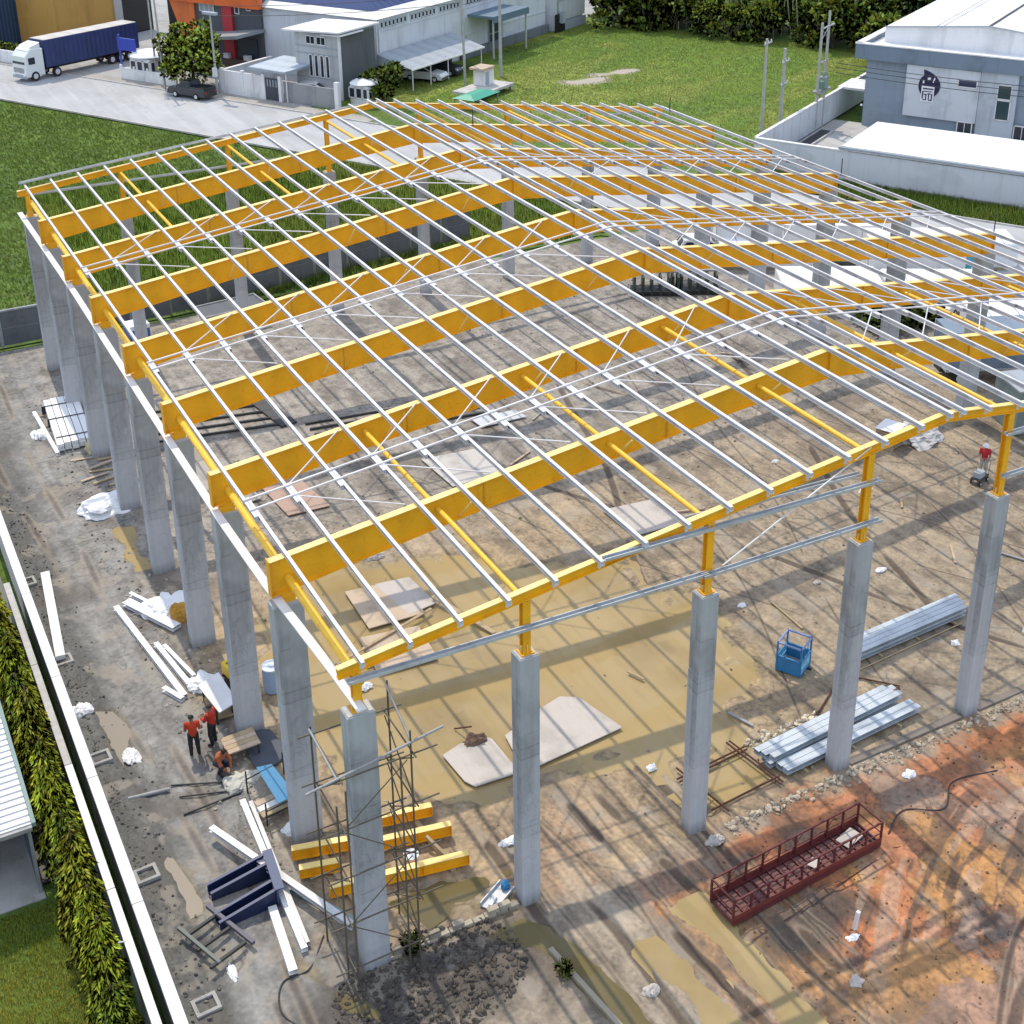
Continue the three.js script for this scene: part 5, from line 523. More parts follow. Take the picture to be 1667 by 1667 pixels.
for (const [l, P, m] of [['cable trailing from the scaffold over the lane', [[-0.6, -1.6], [-1.4, -0.7], [-2.2, -0.6], [-2.6, 0.4], [-2.0, 1.6]], W.dark], ['thin cable lying on the clay right of the dark red platform', [[17, 3.4], [18.2, 2.8], [19.4, 3.4], [20.6, 2.6], [22.4, 2.9]], W.dark]]) { const t = new THREE.CatmullRomCurve3(P.map(([x, z]) => V(x, floorY(x, z) + 0.03, z))); single('cable', l, 'cable', new THREE.TubeGeometry(t, 40, 0.025, 5), m); }
// stones and clods
function rocks(label, n, pick, m, s0, s1, seed) { const g = new THREE.IcosahedronGeometry(1, 1), p = g.attributes.position; for (let i = 0; i < p.count; i++) { const x = p.getX(i), y = p.getY(i), z = p.getZ(i), k = 0.7 + 0.6 * vn(x * 1.7 + 9, y * 1.7 + z * 2.3 + 9); p.setXYZ(i, x * k, y * k * 0.7, z * k); } g.computeVertexNormals(); const o = new THREE.InstancedMesh(g, m, n), R = RNG(seed), q = new THREE.Object3D(), c = new THREE.Color(); o.name = numbered('rubble');
  for (let i = 0; i < n; i++) { const [x, z] = pick(R), s = s0 + (s1 - s0) * Math.pow(R(), 3); q.position.set(x, floorY(x, z) + s * 0.2, z); q.rotation.set(R() * 6, R() * 6, R() * 6); q.scale.set(s * (0.7 + 0.6 * R()), s * 0.8, s * (0.7 + 0.6 * R())); q.updateMatrix(); o.setMatrixAt(i, q.matrix); const v = 0.55 + 0.9 * R(); o.setColorAt(i, c.setRGB(v, v * 0.97, v * 0.93)); } o.castShadow = o.receiveShadow = true; scene.add(o); o.userData = { label, category: 'rubble', kind: 'stuff' }; }
rocks('dark clods and stones heaped in front of the corner column', 1500, (R) => { const a = R() * 6.28, r = Math.sqrt(R()); return [1.6 + Math.cos(a) * r * 3.0, 1.5 + Math.sin(a) * r * 1.9]; }, M(0.085, 0.075, 0.065, 0.95), 0.02, 0.13, 51);
rocks('grey rubble strip along the boundary wall', 1500, (R) => [-4.9 + 1.7 * R() * R(), -34 + 40 * R()], M(0.15, 0.148, 0.14, 0.95), 0.012, 0.075, 52); rocks('pale gravel beside the left columns', 1500, (R) => [-1.9 + 2.4 * R(), -44 + 40 * R()], M(0.32, 0.3, 0.27, 0.95), 0.015, 0.09, 53);
rocks('pale broken concrete along the front edge of the floor', 900, (R) => { const x = 12.6 + 17 * Math.pow(R(), 1.4); return [x, 0.45 + 0.7 * R() * R() - (x < 16 ? 0 : 0)]; }, M(0.4, 0.36, 0.29, 0.95), 0.02, 0.13, 54); rocks('pale broken concrete around the silver purlins', 260, (R) => [15.6 + 3.4 * R(), -2.6 + 0.9 * R()], M(0.5, 0.46, 0.38, 0.95), 0.03, 0.16, 55); rocks('brown clods on the churned clay', 1600, (R) => [9.5 + 20 * R(), 1.4 + 9 * R()], M(0.17, 0.1, 0.06, 0.95), 0.012, 0.06, 56); rocks('small debris over the hall floor', 2200, (R) => [2 + 38 * R(), -48 * R()], M(0.26, 0.23, 0.19, 0.95), 0.015, 0.08, 57);
{ const m = leafMat(0.09, 0.13, 0.03); single('weed', 'small green weed growing beside the muddy trench near the bottom edge', 'plant', leaves(91, 260, (R) => ({ p: V(5.0 + 0.35 * (R() - 0.5), 0.1 + 0.3 * R(), 3.1 + 0.4 * (R() - 0.5)), o: V(R() - 0.5, 0.8, R() - 0.5) }), 0.16, 0.06), m); single('weed', 'green weeds at the foot of the corner column inside the scaffold', 'plant', leaves(92, 300, (R) => ({ p: V(1.25 + 0.5 * R(), 0.1 + 0.5 * R(), 0.2 + 0.5 * (R() - 0.5)), o: V(R() - 0.5, 0.8, R() - 0.5) }), 0.18, 0.06), m); single('shrub', 'green weeds beside the white trucks under the right slope', 'plant', leaves(93, 1500, (R) => ({ p: V(44.5 + 5 * R(), 0.1 + 1.0 * R(), -27.5 - 3 * R()), o: V(R() - 0.5, 0.8, R() - 0.5) }), 0.4, 0.2), leafD); single('shrub', 'low green weeds beside the white car near the rear right corner', 'plant', leaves(94, 900, (R) => ({ p: V(40.5 + 2.6 * R(), 0.1 + 0.6 * R(), -44.6 - 1.5 * R()), o: V(R() - 0.5, 0.8, R() - 0.5) }), 0.35, 0.18), leafG); }

// ---------- vehicles ----------
const tyreG = share(new THREE.CylinderGeometry(0.34, 0.34, 0.24, 18).rotateX(Math.PI / 2)), rimG = share(new THREE.CylinderGeometry(0.2, 0.2, 0.25, 12).rotateX(Math.PI / 2));
function wheel(t, x, z, r = 0.34) { const w = mesh('wheel', tyreG, W.rubber, t); w.position.set(x, r, z); w.scale.setScalar(r / 0.34); mesh('rim', rimG, W.galv, w); }
function paint(r, g, b) { return new THREE.MeshPhysicalMaterial({ color: new THREE.Color().setRGB(r, g, b), roughness: 0.35, clearcoat: 0.6, clearcoatRoughness: 0.1 }); }
const side = (P, w, bev = 0.06) => ext(shp(P), w - 2 * bev, bev).translate(0, 0, -w / 2 + bev);
function car(name, label, cat, p, ry, col, kind, group) {
  const t = thing(name, label, cat, p, ry, group), m = paint(...col);
  mesh('body', side(kind === 'pickup' ? [[-2.5, 0.4], [-2.5, 1.0], [-0.6, 1.02], [-0.5, 1.0], [1.1, 1.02], [2.3, 0.9], [2.5, 0.7], [2.5, 0.4]] : [[-2.2, 0.35], [-2.25, 0.9], [-1.9, 1.0], [1.0, 1.0], [2.0, 0.85], [2.25, 0.6], [2.2, 0.35]], 1.8, 0.08), m, t);
  const c = kind === 'pickup' ? [[-0.55, 1.0], [-0.45, 1.7], [0.55, 1.72], [1.15, 1.02]] : [[-2.0, 0.98], [-1.6, 1.52], [0.1, 1.55], [1.0, 1.0]]; mesh('cabin', side(c, 1.6, 0.06), m, t); const w = mesh('side_window', side(c.map(([x, y], i) => [x * 0.9 - 0.02, y > 1.2 ? y - 0.1 : y + 0.08]), 1.64, 0.02), W.glass, t); const f = c[3], e = c[2]; mesh('windscreen', bar(V(e[0] + 0.05, e[1] - 0.06, 0), V(f[0] - 0.0, f[1] + 0.08, 0), 1.4, 0.05).translate(0.045, 0.03, 0), W.glass, t); mesh('rear_window', bar(V(c[1][0] - 0.04, c[1][1] - 0.08, 0), V(c[0][0] + 0.02, c[0][1] + 0.1, 0), 1.35, 0.05).translate(-0.045, 0.02, 0), W.glass, t);
  if (kind === 'pickup') { mesh('load_bed', box(1.8, 0.06, 1.5, -1.5, 0.98, 0), W.dark, t); mesh('bed_side', [box(1.9, 0.3, 0.08, -1.55, 1.1, 0.82), box(1.9, 0.3, 0.08, -1.55, 1.1, -0.82), box(0.08, 0.3, 1.6, -2.46, 1.1, 0)], m, t); }
  for (const x of [-1.4, 1.45]) for (const z of [-0.82, 0.82]) wheel(t, x, z); for (const z of [-0.62, 0.62]) mesh('headlight', rbox(0.08, 0.16, 0.34, 0.03, kind === 'pickup' ? 2.52 : 2.2, 0.72, z), W.plast, t); for (const z of [-0.66, 0.66]) mesh('tail_light', box(0.05, 0.2, 0.24, kind === 'pickup' ? -2.56 : -2.29, 0.8, z), M(0.4, 0.01, 0.01, 0.3), t); mesh('bumper', [box(0.12, 0.18, 1.7, kind === 'pickup' ? 2.56 : 2.25, 0.42, 0), box(0.12, 0.18, 1.7, kind === 'pickup' ? -2.56 : -2.26, 0.45, 0)], W.dark, t); return t;
}
function truck(label, p, ry, cab, boxM, L = 5.2, group, hB = 2.3) {
  const t = thing('box_truck', label, 'truck', p, ry, group); mesh('chassis', box(L + 2.4, 0.22, 0.9, 0, 0.72, 0), W.dark, t); mesh('cargo_box', rbox(L, hB, 2.2, 0.05, -1.1, 0.9 + hB / 2, 0), boxM, t); mesh('box_trim', [box(L + 0.04, 0.08, 2.24, -1.1, 0.92, 0), box(0.06, hB, 0.08, -1.1 - L / 2, 0.9 + hB / 2, 1.08), box(0.06, hB, 0.08, -1.1 - L / 2, 0.9 + hB / 2, -1.08)], W.galvD, t);
  const x0 = L / 2 - 1.0; mesh('cab', side([[x0, 0.45], [x0, 2.25], [x0 + 1.1, 2.25], [x0 + 1.6, 1.4], [x0 + 1.65, 0.45]], 2.0, 0.07), paint(...cab), t); mesh('windscreen', bar(V(x0 + 1.14, 2.12, 0), V(x0 + 1.58, 1.42, 0), 1.75, 0.05).translate(0.05, 0.03, 0), W.glass, t); for (const z of [-1.01, 1.01]) mesh('side_window', box(0.7, 0.55, 0.03, x0 + 0.75, 1.75, z), W.glass, t); for (const z of [-0.75, 0.75]) mesh('headlight', box(0.06, 0.18, 0.3, x0 + 1.72, 0.75, z), W.plast, t);
  for (const x of [-L / 2 - 0.2, x0 + 0.8]) for (const z of [-0.9, 0.9]) wheel(t, x, z, 0.44); return t;
}
{ const wp = [0.72, 0.74, 0.76], G = 'white lorries parked along the right side of the steel frame', wb = W.white; truck('white box lorry farthest back, beside the white car near the rear right column', V(47.4, 0, -42.6), -0.5, wp, wb, 5.2, G); truck('white box lorry second from the back under the right slope', V(50.9, 0, -38.8), -0.55, wp, wb, 6.2, G); truck('white box lorry with teal stripe parked by the right eave', V(53.9, 0, -33.8), -0.5, [0.05, 0.35, 0.45], wb, 6.4, G, 2.4); truck('dark blue grey lorry with tank near the right front corner', V(46.8, 0, -20.6), -0.4, [0.06, 0.09, 0.16], M(0.18, 0.24, 0.32, 0.5, { grime: 2 }), 5, null);
  car('car', 'white car with rounded roof near the rear right column', 'car', V(43.6, 0.02, -44.4), -0.5, wp, 'car'); car('car', 'white car with dark windows parked between the lorries', 'car', V(55.6, 0.02, -39.4), 0.9, wp, 'car'); car('car', 'white car behind the weeds right of the columns', 'car', V(51.4, 0.02, -29.2), 0.4, wp, 'car');
  for (const [x, z, w, h, d, l] of [[46.6, -41.9, 6.4, 1.7, 3.4, 'white tarpaulin covered stack beside the rear white car'], [45.6, -33.9, 6.4, 1.6, 4.0, 'broad white tarpaulin covered stack nearest the right columns'], [51.6, -30.2, 7.2, 1.6, 3.8, 'white tarpaulin covered stack behind the green weeds'], [58.6, -35.0, 6, 1.8, 3.2, 'white tarpaulin covered stack at the right eave'], [51.2, -24.0, 5.4, 1.9, 3.2, 'white tarpaulin covered stack nearest the camera at the right edge']]) { const t = thing('tarp_stack', l, 'stack', V(x, 0, z), -0.52); const g = new RoundedBoxGeometry(w, h, d, 6, 0.22).translate(0, 0.15 + h / 2, 0), p = g.attributes.position; for (let i = 0; i < p.count; i++) p.setY(i, p.getY(i) + 0.18 * (fbm(p.getX(i) * 0.8 + x, p.getZ(i) * 0.9, 3) - 0.5) * (p.getY(i) > 0.6 ? 1 : 0)); g.computeVertexNormals(); mesh('cover', g, W.plast, t); mesh('pallet', box(w - 0.3, 0.16, d - 0.3, 0, 0.08, 0), W.wood, t); mesh('rope', [-0.32, 0, 0.32].map((q) => box(0.05, 0.03, d + 0.06, q * w, h + 0.16, 0)), W.greyW, t); }
  for (const [x, z, l] of [[39.2, -39.6, 'dark green machine frame inside the right columns'], [36.9, -40.6, 'dark stack of steel forms left of the dark green machine']]) { const t = thing('machine_frame', l, 'machine', V(x, 0, z), -0.5); for (let i = 0; i < 6; i++) mesh('rib', box(0.12, 1.3, 1.4, -1.4 + i * 0.56, 0.7, 0), M(0.02, 0.045, 0.04, 0.5), t); mesh('base', box(3.2, 0.3, 1.3, 0, 0.2, 0), W.blk, t); mesh('cover', box(3.2, 0.1, 0.5, 0, 1.4, -0.4), W.steel, t); }
  { const t = thing('pallet_stack', 'stack of timber pallets under a sheet behind the gable at the right', 'pallets', V(35.6, 0, -17.2), 0.3); for (let i = 0; i < 6; i++) mesh('pallet', [box(1.2, 0.03, 1.0, 0, 0.14 + i * 0.17, 0), box(0.1, 0.1, 1.0, -0.5, 0.06 + i * 0.17, 0), box(0.1, 0.1, 1.0, 0.5, 0.06 + i * 0.17, 0)], i % 2 ? W.wood : W.ply, t); mesh('cover', box(1.3, 0.04, 1.1, 0, 1.12, 0, 0.1), W.plast, t); }
  S2('tarpaulin', 'white and grey tarpaulin heap right of the stack of pallets', 37.6, -17.0, 1.3, 0.5, 1.1, M(0.5, 0.5, 0.5, 0.7), 71, 'tarpaulin');
  { const t = thing('site_container', 'grey site cabin beyond the right columns near the gable', 'cabin', V(44.6, 0, -15.2), -0.3); mesh('wall', box(5, 2.4, 2.4, 0, 1.3, 0), M(0.22, 0.28, 0.28, 0.6, { grime: 2 }), t); mesh('roof', box(5.1, 0.1, 2.5, 0, 2.55, 0), W.greyW, t); win(t, 0.9, 0.7, -1.2, 1.5, 1.21, 0); mesh('door', box(0.8, 2, 0.06, 1.2, 1.1, 1.22), W.dark, t); }
  // street vehicles
  { const t = thing('articulated_lorry', 'white cabbed lorry with a long navy blue trailer on the street', 'lorry', V(12.0, 0.02, -125.6), 3.6); const nv = M(0.022, 0.04, 0.14, 0.5, { grime: 4, bumpMap: rep(T.corr, 0.6), bumpScale: 0.03 });
    mesh('trailer', rbox(12.6, 2.9, 2.5, 0.04, -8.6, 2.6, 0), nv, t); mesh('trailer_roof', box(12.5, 0.05, 2.4, -8.6, 4.07, 0), M(0.5, 0.48, 0.46, 0.6, { grime: 2 }), t); mesh('chassis', box(14, 0.3, 1.1, -7, 0.95, 0), W.blk, t); mesh('cab', side([[-2.0, 0.55], [-2.0, 3.2], [-0.6, 3.3], [0.1, 2.6], [0.25, 0.55]], 2.35, 0.1), paint(0.7, 0.74, 0.74), t); mesh('wind_deflector', side([[-1.9, 3.25], [-1.9, 3.85], [-0.9, 3.6], [-0.4, 3.25]], 2.0, 0.06), paint(0.75, 0.78, 0.78), t); mesh('windscreen', bar(V(0.08, 2.65, 0), V(0.22, 1.85, 0), 2.05, 0.06).translate(0.03, 0, 0), W.glass, t); for (const z of [-1.19, 1.19]) mesh('side_window', box(0.8, 0.7, 0.04, -0.55, 2.15, z), W.glass, t); mesh('grille', box(0.08, 0.7, 1.7, 0.28, 1.1, 0), W.steel, t); mesh('bumper', box(0.16, 0.4, 2.3, 0.28, 0.55, 0), W.greyW, t); for (const z of [-0.9, 0.9]) mesh('headlight', box(0.06, 0.2, 0.36, 0.36, 0.75, z), W.plast, t); for (const x of [-0.8, -3.6, -11, -12.2, -13.4]) for (const z of [-1.05, 1.05]) wheel(t, x, z, 0.5); }
  { const p = lw(77.0, 0.0, -81.8); car('pickup_truck', 'black pickup truck parked at the kerb under the leafy street tree', 'pickup', p, A + Math.PI / 2, [0.012, 0.016, 0.022], 'pickup'); }
  car('car', 'white car parked under the pale blue carport canopy', 'car', lw(83.2, 0, -70.6), A - 1.2, wp, 'car'); car('car', 'white car parked under the grey lean-to roof', 'car', lw(95.2, 0, -65.6), A - 1.4, wp, 'car'); car('car', 'dark car parked right of the white one under the lean-to roof', 'car', lw(98.4, 0, -65.8), A - 1.4, [0.03, 0.035, 0.04], 'car');
  { const t = thing('water_tank', 'blue tank with white lid standing by the fence behind the left columns', 'tank', V(5.6, 0, -49.4), 0.1); mesh('body', rbox(1.25, 0.85, 1.1, 0.08, 0, 0.5, 0), M(0.03, 0.13, 0.42, 0.4), t); mesh('lid', rbox(1.3, 0.3, 1.15, 0.06, 0, 1.05, 0), W.plast, t); }
  S2('tarpaulin', 'crumpled blue tarpaulin beside the skip inside the left columns', 13.0, -48.2, 0.7, 0.5, 0.6, M(0.08, 0.14, 0.42, 0.6), 72, 'tarpaulin');
  { const t = thing('skip', 'dark open skip by the rear fence inside the left columns', 'skip', V(11.2, 0, -48.9), 0.1); mesh('body', frustum([-1.4, 1.4, -0.8, 0.8], 0.1, [-2, 2, -1, 1], 1.3), M(0.07, 0.085, 0.1, 0.6, { grime: 1 }), t); mesh('rim', [box(4.1, 0.1, 0.1, 0, 1.32, 1), box(4.1, 0.1, 0.1, 0, 1.32, -1), box(0.1, 0.1, 2, 2, 1.32, 0), box(0.1, 0.1, 2, -2, 1.32, 0)], W.steel, t); }
}

// ---------- people ----------
function nets(lo, hi, h, f) {
  const nx = Math.ceil((hi.x - lo.x) / h) + 1, ny = Math.ceil((hi.y - lo.y) / h) + 1, nz = Math.ceil((hi.z - lo.z) / h) + 1, val = new Float32Array(nx * ny * nz), id = (i, j, k) => i + nx * (j + ny * k);
  for (let k = 0; k < nz; k++) for (let j = 0; j < ny; j++) for (let i = 0; i < nx; i++) val[id(i, j, k)] = f(lo.x + i * h, lo.y + j * h, lo.z + k * h);
  const vi = new Int32Array(nx * ny * nz).fill(-1), P = [], I = [];
  for (let k = 0; k < nz - 1; k++) for (let j = 0; j < ny - 1; j++) for (let i = 0; i < nx - 1; i++) { let x = 0, y = 0, z = 0, n = 0; const v = []; for (let c = 0; c < 8; c++) v.push(val[id(i + (c & 1), j + ((c >> 1) & 1), k + (c >> 2))]);
    for (const [a, b] of [[0, 1], [2, 3], [4, 5], [6, 7], [0, 2], [1, 3], [4, 6], [5, 7], [0, 4], [1, 5], [2, 6], [3, 7]]) if (v[a] < 0 !== v[b] < 0) { const t = v[a] / (v[a] - v[b]); x += lerp(a & 1, b & 1, t); y += lerp((a >> 1) & 1, (b >> 1) & 1, t); z += lerp(a >> 2, b >> 2, t); n++; } if (n) { vi[id(i, j, k)] = P.length / 3; P.push(lo.x + (i + x / n) * h, lo.y + (j + y / n) * h, lo.z + (k + z / n) * h); } }
  const q = (a, b, c, d, fl) => { if (a < 0 || b < 0 || c < 0 || d < 0) return; fl ? I.push(a, b, c, a, c, d) : I.push(a, c, b, a, d, c); };
  for (let k = 1; k < nz - 1; k++) for (let j = 1; j < ny - 1; j++) for (let i = 1; i < nx - 1; i++) { const s = val[id(i, j, k)] < 0; if (s !== val[id(i + 1, j, k)] < 0) q(vi[id(i, j - 1, k - 1)], vi[id(i, j, k - 1)], vi[id(i, j, k)], vi[id(i, j - 1, k)], s); if (s !== val[id(i, j + 1, k)] < 0) q(vi[id(i - 1, j, k - 1)], vi[id(i - 1, j, k)], vi[id(i, j, k)], vi[id(i, j, k - 1)], s); if (s !== val[id(i, j, k + 1)] < 0) q(vi[id(i - 1, j - 1, k)], vi[id(i, j - 1, k)], vi[id(i, j, k)], vi[id(i - 1, j, k)], s); }
  const g = new THREE.BufferGeometry(); g.setAttribute('position', new THREE.Float32BufferAttribute(P, 3)); g.setIndex(I); g.computeVertexNormals(); return g;
}
const cap = (a, b, r0, r1) => { const d = [b[0] - a[0], b[1] - a[1], b[2] - a[2]], L = d[0] * d[0] + d[1] * d[1] + d[2] * d[2] || 1e-9; return (x, y, z) => { const t = clamp(((x - a[0]) * d[0] + (y - a[1]) * d[1] + (z - a[2]) * d[2]) / L); return Math.hypot(x - a[0] - d[0] * t, y - a[1] - d[1] * t, z - a[2] - d[2] * t) - lerp(r0, r1, t); }; };
const blend = (L, k) => (x, y, z) => { let m = 1e9; for (const f of L) { const v = f(x, y, z), h = Math.max(k - Math.abs(m - v), 0) / k; m = Math.min(m, v) - h * h * k * 0.25; } return m; };
const mixp = (a, b, t) => [0, 1, 2].map((i) => lerp(a[i], b[i], t));
function bounds(L, pad) { const lo = V(9, 9, 9), hi = V(-9, -9, -9); for (const p of L) { lo.min(V(...p)); hi.max(V(...p)); } return [lo.addScalar(-pad), hi.addScalar(pad)]; }
function person(label, p, ry, J, C) {
  const t = thing('person', label, 'person', p, ry), L = ['l', 'r'], skin = M(0.24, 0.13, 0.085, 0.6), S = [], Tr = [], Sh = [], Bo = [], all = Object.values(J);
  S.push(cap(J.pelvis, J.chest, 0.125, 0.14), cap(J.chest, J.neck, 0.11, 0.055), cap(J.neck, mixp(J.neck, J.head, 0.7), 0.055, 0.055)); Sh.push(cap(J.pelvis, J.chest, 0.145, 0.165), cap(J.chest, mixp(J.chest, J.neck, 0.8), 0.14, 0.075)); Tr.push(cap(J.pelvis, mixp(J.pelvis, J.chest, 0.15), 0.142, 0.138));
  for (const s of L) { const sh = J['sh' + s], el = J['el' + s], wr = J['wr' + s], hp = J['hip' + s], kn = J['kn' + s], an = J['an' + s], toe = J['toe' + s];
    S.push(cap(J.chest, sh, 0.09, 0.062), cap(sh, el, 0.055, 0.043), cap(el, wr, 0.043, 0.028), cap(hp, kn, 0.085, 0.055), cap(kn, an, 0.055, 0.038), cap(an, toe, 0.042, 0.032)); Sh.push(cap(mixp(J.chest, sh, 0.3), sh, 0.11, 0.08), cap(sh, mixp(sh, el, C.sleeve ?? 0.6), 0.074, 0.066)); if ((C.sleeve ?? 0.6) > 0.9) Sh.push(cap(el, mixp(el, wr, 0.85), 0.062, 0.048)); Tr.push(cap(hp, kn, 0.105, 0.08), cap(kn, mixp(kn, an, 0.92), 0.08, 0.065)); Bo.push(cap(mixp(kn, an, 0.85), an, 0.055, 0.058), cap(an, toe, 0.058, 0.046)); }
  const parts = [nets(...bounds(all, 0.2), 0.022, blend(S, 0.05))];
  // hands: palm, four unequal curled fingers, thumb from the side of the palm
  for (const s of L) { const el = V(...J['el' + s]), wr = V(...J['wr' + s]), d = wr.clone().sub(el).normalize(), sx = s === 'l' ? -1 : 1, u = V(0, 0, 1).addScaledVector(d, -d.z).normalize(), n = u.clone().cross(d).multiplyScalar(sx), at = (a, b, c) => { const q = wr.clone().addScaledVector(d, a).addScaledVector(u, b).addScaledVector(n, c); return [q.x, q.y, q.z]; };
    const F = [cap(at(-0.02, 0, 0), at(0.03, 0, 0), 0.026, 0.024)]; [-0.028, -0.009, 0.01, 0.028].forEach((o, i) => { const l = [0.064, 0.078, 0.082, 0.074][i]; F.push(cap(at(0.02, o * 0.6, 0), at(0.085, o, 0), 0.016, 0.0115), cap(at(0.085, o, 0), at(0.085 + l * 0.5, o * 1.12, -0.012), 0.0095, 0.009), cap(at(0.085 + l * 0.5, o * 1.12, -0.012), at(0.085 + l * 0.92, o * 1.12, -0.036), 0.009, 0.0075)); }); F.push(cap(at(0.025, 0.028, 0), at(0.06, 0.056, -0.012), 0.013, 0.011), cap(at(0.06, 0.056, -0.012), at(0.092, 0.062, -0.026), 0.0105, 0.0085)); parts.push(nets(...bounds([at(-0.03, -0.05, -0.06), at(0.19, 0.08, 0.05), at(0.19, -0.06, -0.06), at(-0.03, 0.08, 0.05)], 0.03), 0.006, blend(F, 0.007))); }
  const hd = V(...J.head), nk = V(...J.neck), up = hd.clone().sub(nk).normalize(), fw = V(0, -C.look || 0, 1).normalize(), fr = fw.addScaledVector(up, -fw.dot(up)).normalize(), rt = up.clone().cross(fr), hp = (a, b, c) => { const q = hd.clone().addScaledVector(rt, a).addScaledVector(up, b).addScaledVector(fr, c); return [q.x, q.y, q.z]; };
  const HF = [cap(hp(0, 0.03, -0.015), hp(0, 0.035, 0.02), 0.088, 0.085), cap(hp(0, -0.03, 0.02), hp(0, -0.075, 0.05), 0.068, 0.038), cap(hp(0, 0.005, 0.095), hp(0, -0.028, 0.114), 0.009, 0.014), cap(hp(-0.035, 0.02, 0.085), hp(0.035, 0.02, 0.085), 0.014, 0.014), cap(hp(-0.02, -0.062, 0.085), hp(0.02, -0.062, 0.085), 0.008, 0.008)]; for (const q of [-1, 1]) HF.push(cap(hp(q * 0.082, 0.015, -0.005), hp(q * 0.09, -0.02, 0.0), 0.017, 0.012)); const head = nets(hd.clone().addScalar(-0.17), hd.clone().addScalar(0.17), 0.009, blend(HF, 0.018));
  mesh('body', [...parts, head], skin, t); mesh('eyes', [-0.031, 0.031].map((q) => new THREE.SphereGeometry(0.011, 8, 6).translate(...hp(q, 0.003, 0.087))), W.blk, t);
  const fb = bounds(all, 0.2); mesh('trousers', nets(...fb, 0.022, blend(Tr, 0.04)), C.trousers, t); const shirtF = blend(Sh, 0.04); mesh('shirt', nets(...fb, 0.022, (x, y, z) => shirtF(x, y, z)), C.shirt, t); mesh('boots', nets(...fb, 0.022, blend(Bo, 0.02)), W.blk, t);
  if (C.hat) { const R1 = new THREE.SphereGeometry(0.122, 20, 10, 0, 6.283, 0, 1.5), br = new THREE.CylinderGeometry(0.128, 0.15, 0.014, 24).scale(1, 1, 1.12); const m = new THREE.Matrix4().makeBasis(rt, up, fr).setPosition(hd.clone().addScaledVector(up, 0.042)); mesh('hard_hat', [R1.applyMatrix4(m), br.applyMatrix4(m)], C.hat, t); }
  else { const m = new THREE.Matrix4().makeBasis(rt, up, fr).setPosition(hd.clone().addScaledVector(up, 0.03).addScaledVector(fr, -0.012)); mesh('hair', new THREE.SphereGeometry(0.108, 18, 10, 0, 6.283, 0, 1.45).applyMatrix4(m), M(0.012, 0.01, 0.009, 0.7), t); } return t;
}
const stand = (o = {}) => ({ pelvis: [0, 0.98, 0], chest: [0, 1.28, 0.01], neck: [0, 1.46, 0.0], head: [0, 1.6, 0.02], shl: [-0.19, 1.4, 0], ell: [-0.25, 1.12, 0.03], wrl: [-0.2, 0.95, 0.2], shr: [0.19, 1.4, 0], elr: [0.25, 1.12, 0.03], wrr: [0.22, 0.93, 0.16], hipl: [-0.095, 0.93, 0], knl: [-0.12, 0.5, 0.04], anl: [-0.13, 0.09, 0], toel: [-0.15, 0.045, 0.15], hipr: [0.095, 0.93, 0], knr: [0.12, 0.5, 0.02], anr: [0.13, 0.09, -0.04], toer: [0.15, 0.045, 0.11], ...o });
const orange = M(0.5, 0.045, 0.012, 0.85), red = M(0.42, 0.02, 0.03, 0.85), navyT = M(0.015, 0.022, 0.05, 0.9), darkT = M(0.02, 0.02, 0.022, 0.9), khaki = M(0.45, 0.42, 0.36, 0.9), brown = M(0.34, 0.1, 0.04, 0.85);
person('worker in a bright orange shirt seen from behind on the lane beside the white sheet', V(-1.72, 0.06, -11.35), Math.PI - 0.2, stand({ wrl: [-0.24, 1.0, 0.24], wrr: [0.16, 1.08, 0.28] }), { shirt: orange, trousers: darkT, sleeve: 0.6, hat: null });
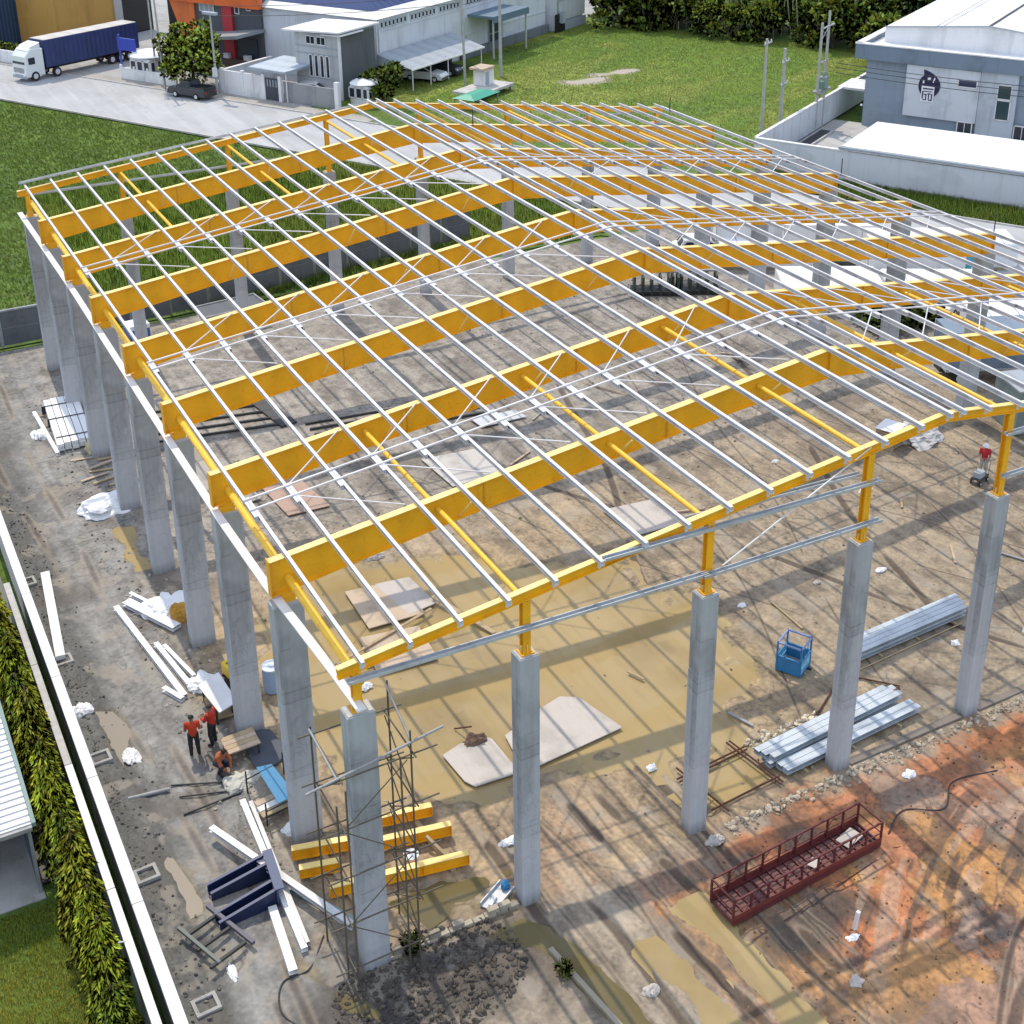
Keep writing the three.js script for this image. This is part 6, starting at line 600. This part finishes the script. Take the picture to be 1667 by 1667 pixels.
person('second worker, long sleeved orange red shirt, facing the white sheeted crate', V(-0.98, 0.06, -11.6), Math.PI + 0.7, stand({ wrl: [-0.1, 1.05, 0.36], elr: [0.24, 1.16, 0.12], wrr: [0.1, 1.12, 0.36] }), { shirt: M(0.42, 0.03, 0.015, 0.85), trousers: darkT, sleeve: 0.95, hat: null });
person('worker in navy trousers and brown orange shirt crouching over the pipes', V(-1.2, 0.06, -10.05), 0.5, { pelvis: [0, 0.42, -0.12], chest: [0, 0.74, 0.06], neck: [0, 0.9, 0.16], head: [0, 1.0, 0.25], shl: [-0.19, 0.82, 0.12], ell: [-0.22, 0.56, 0.28], wrl: [-0.12, 0.34, 0.42], shr: [0.19, 0.82, 0.12], elr: [0.23, 0.56, 0.28], wrr: [0.1, 0.32, 0.42], hipl: [-0.1, 0.42, -0.1], knl: [-0.19, 0.5, 0.3], anl: [-0.14, 0.09, 0.06], toel: [-0.17, 0.045, 0.22], hipr: [0.1, 0.42, -0.1], knr: [0.18, 0.38, 0.3], anr: [0.13, 0.1, -0.06], toer: [0.15, 0.045, 0.1] }, { shirt: brown, trousers: navyT, sleeve: 0.95, hat: null, look: 0.5 });
person('worker in red shirt and white hard hat beside a trolley at the right', V(37.4, 0.05, -12.6), -0.9, stand({ wrl: [-0.16, 1.0, 0.28], wrr: [0.2, 1.0, 0.28] }), { shirt: red, trousers: khaki, sleeve: 0.6, hat: W.plast });
{ const t = thing('trolley', 'small dark trolley in front of the worker with the white hard hat', 'trolley', V(36.8, 0.05, -12.2), 0.3); mesh('deck', box(0.9, 0.06, 0.5, 0, 0.3, 0), W.dark, t); mesh('handle', [tube(V(0.45, 0.3, -0.2), V(0.55, 1.0, -0.2), 0.02), tube(V(0.45, 0.3, 0.2), V(0.55, 1.0, 0.2), 0.02), tube(V(0.55, 1.0, -0.2), V(0.55, 1.0, 0.2), 0.02)], W.steel, t); for (const x of [-0.35, 0.35]) for (const z of [-0.22, 0.22]) wheel(t, x, z, 0.12); mesh('load', rbox(0.5, 0.3, 0.4, 0.03, -0.1, 0.48, 0), W.greyW, t); }
renderer.render(scene, camera);
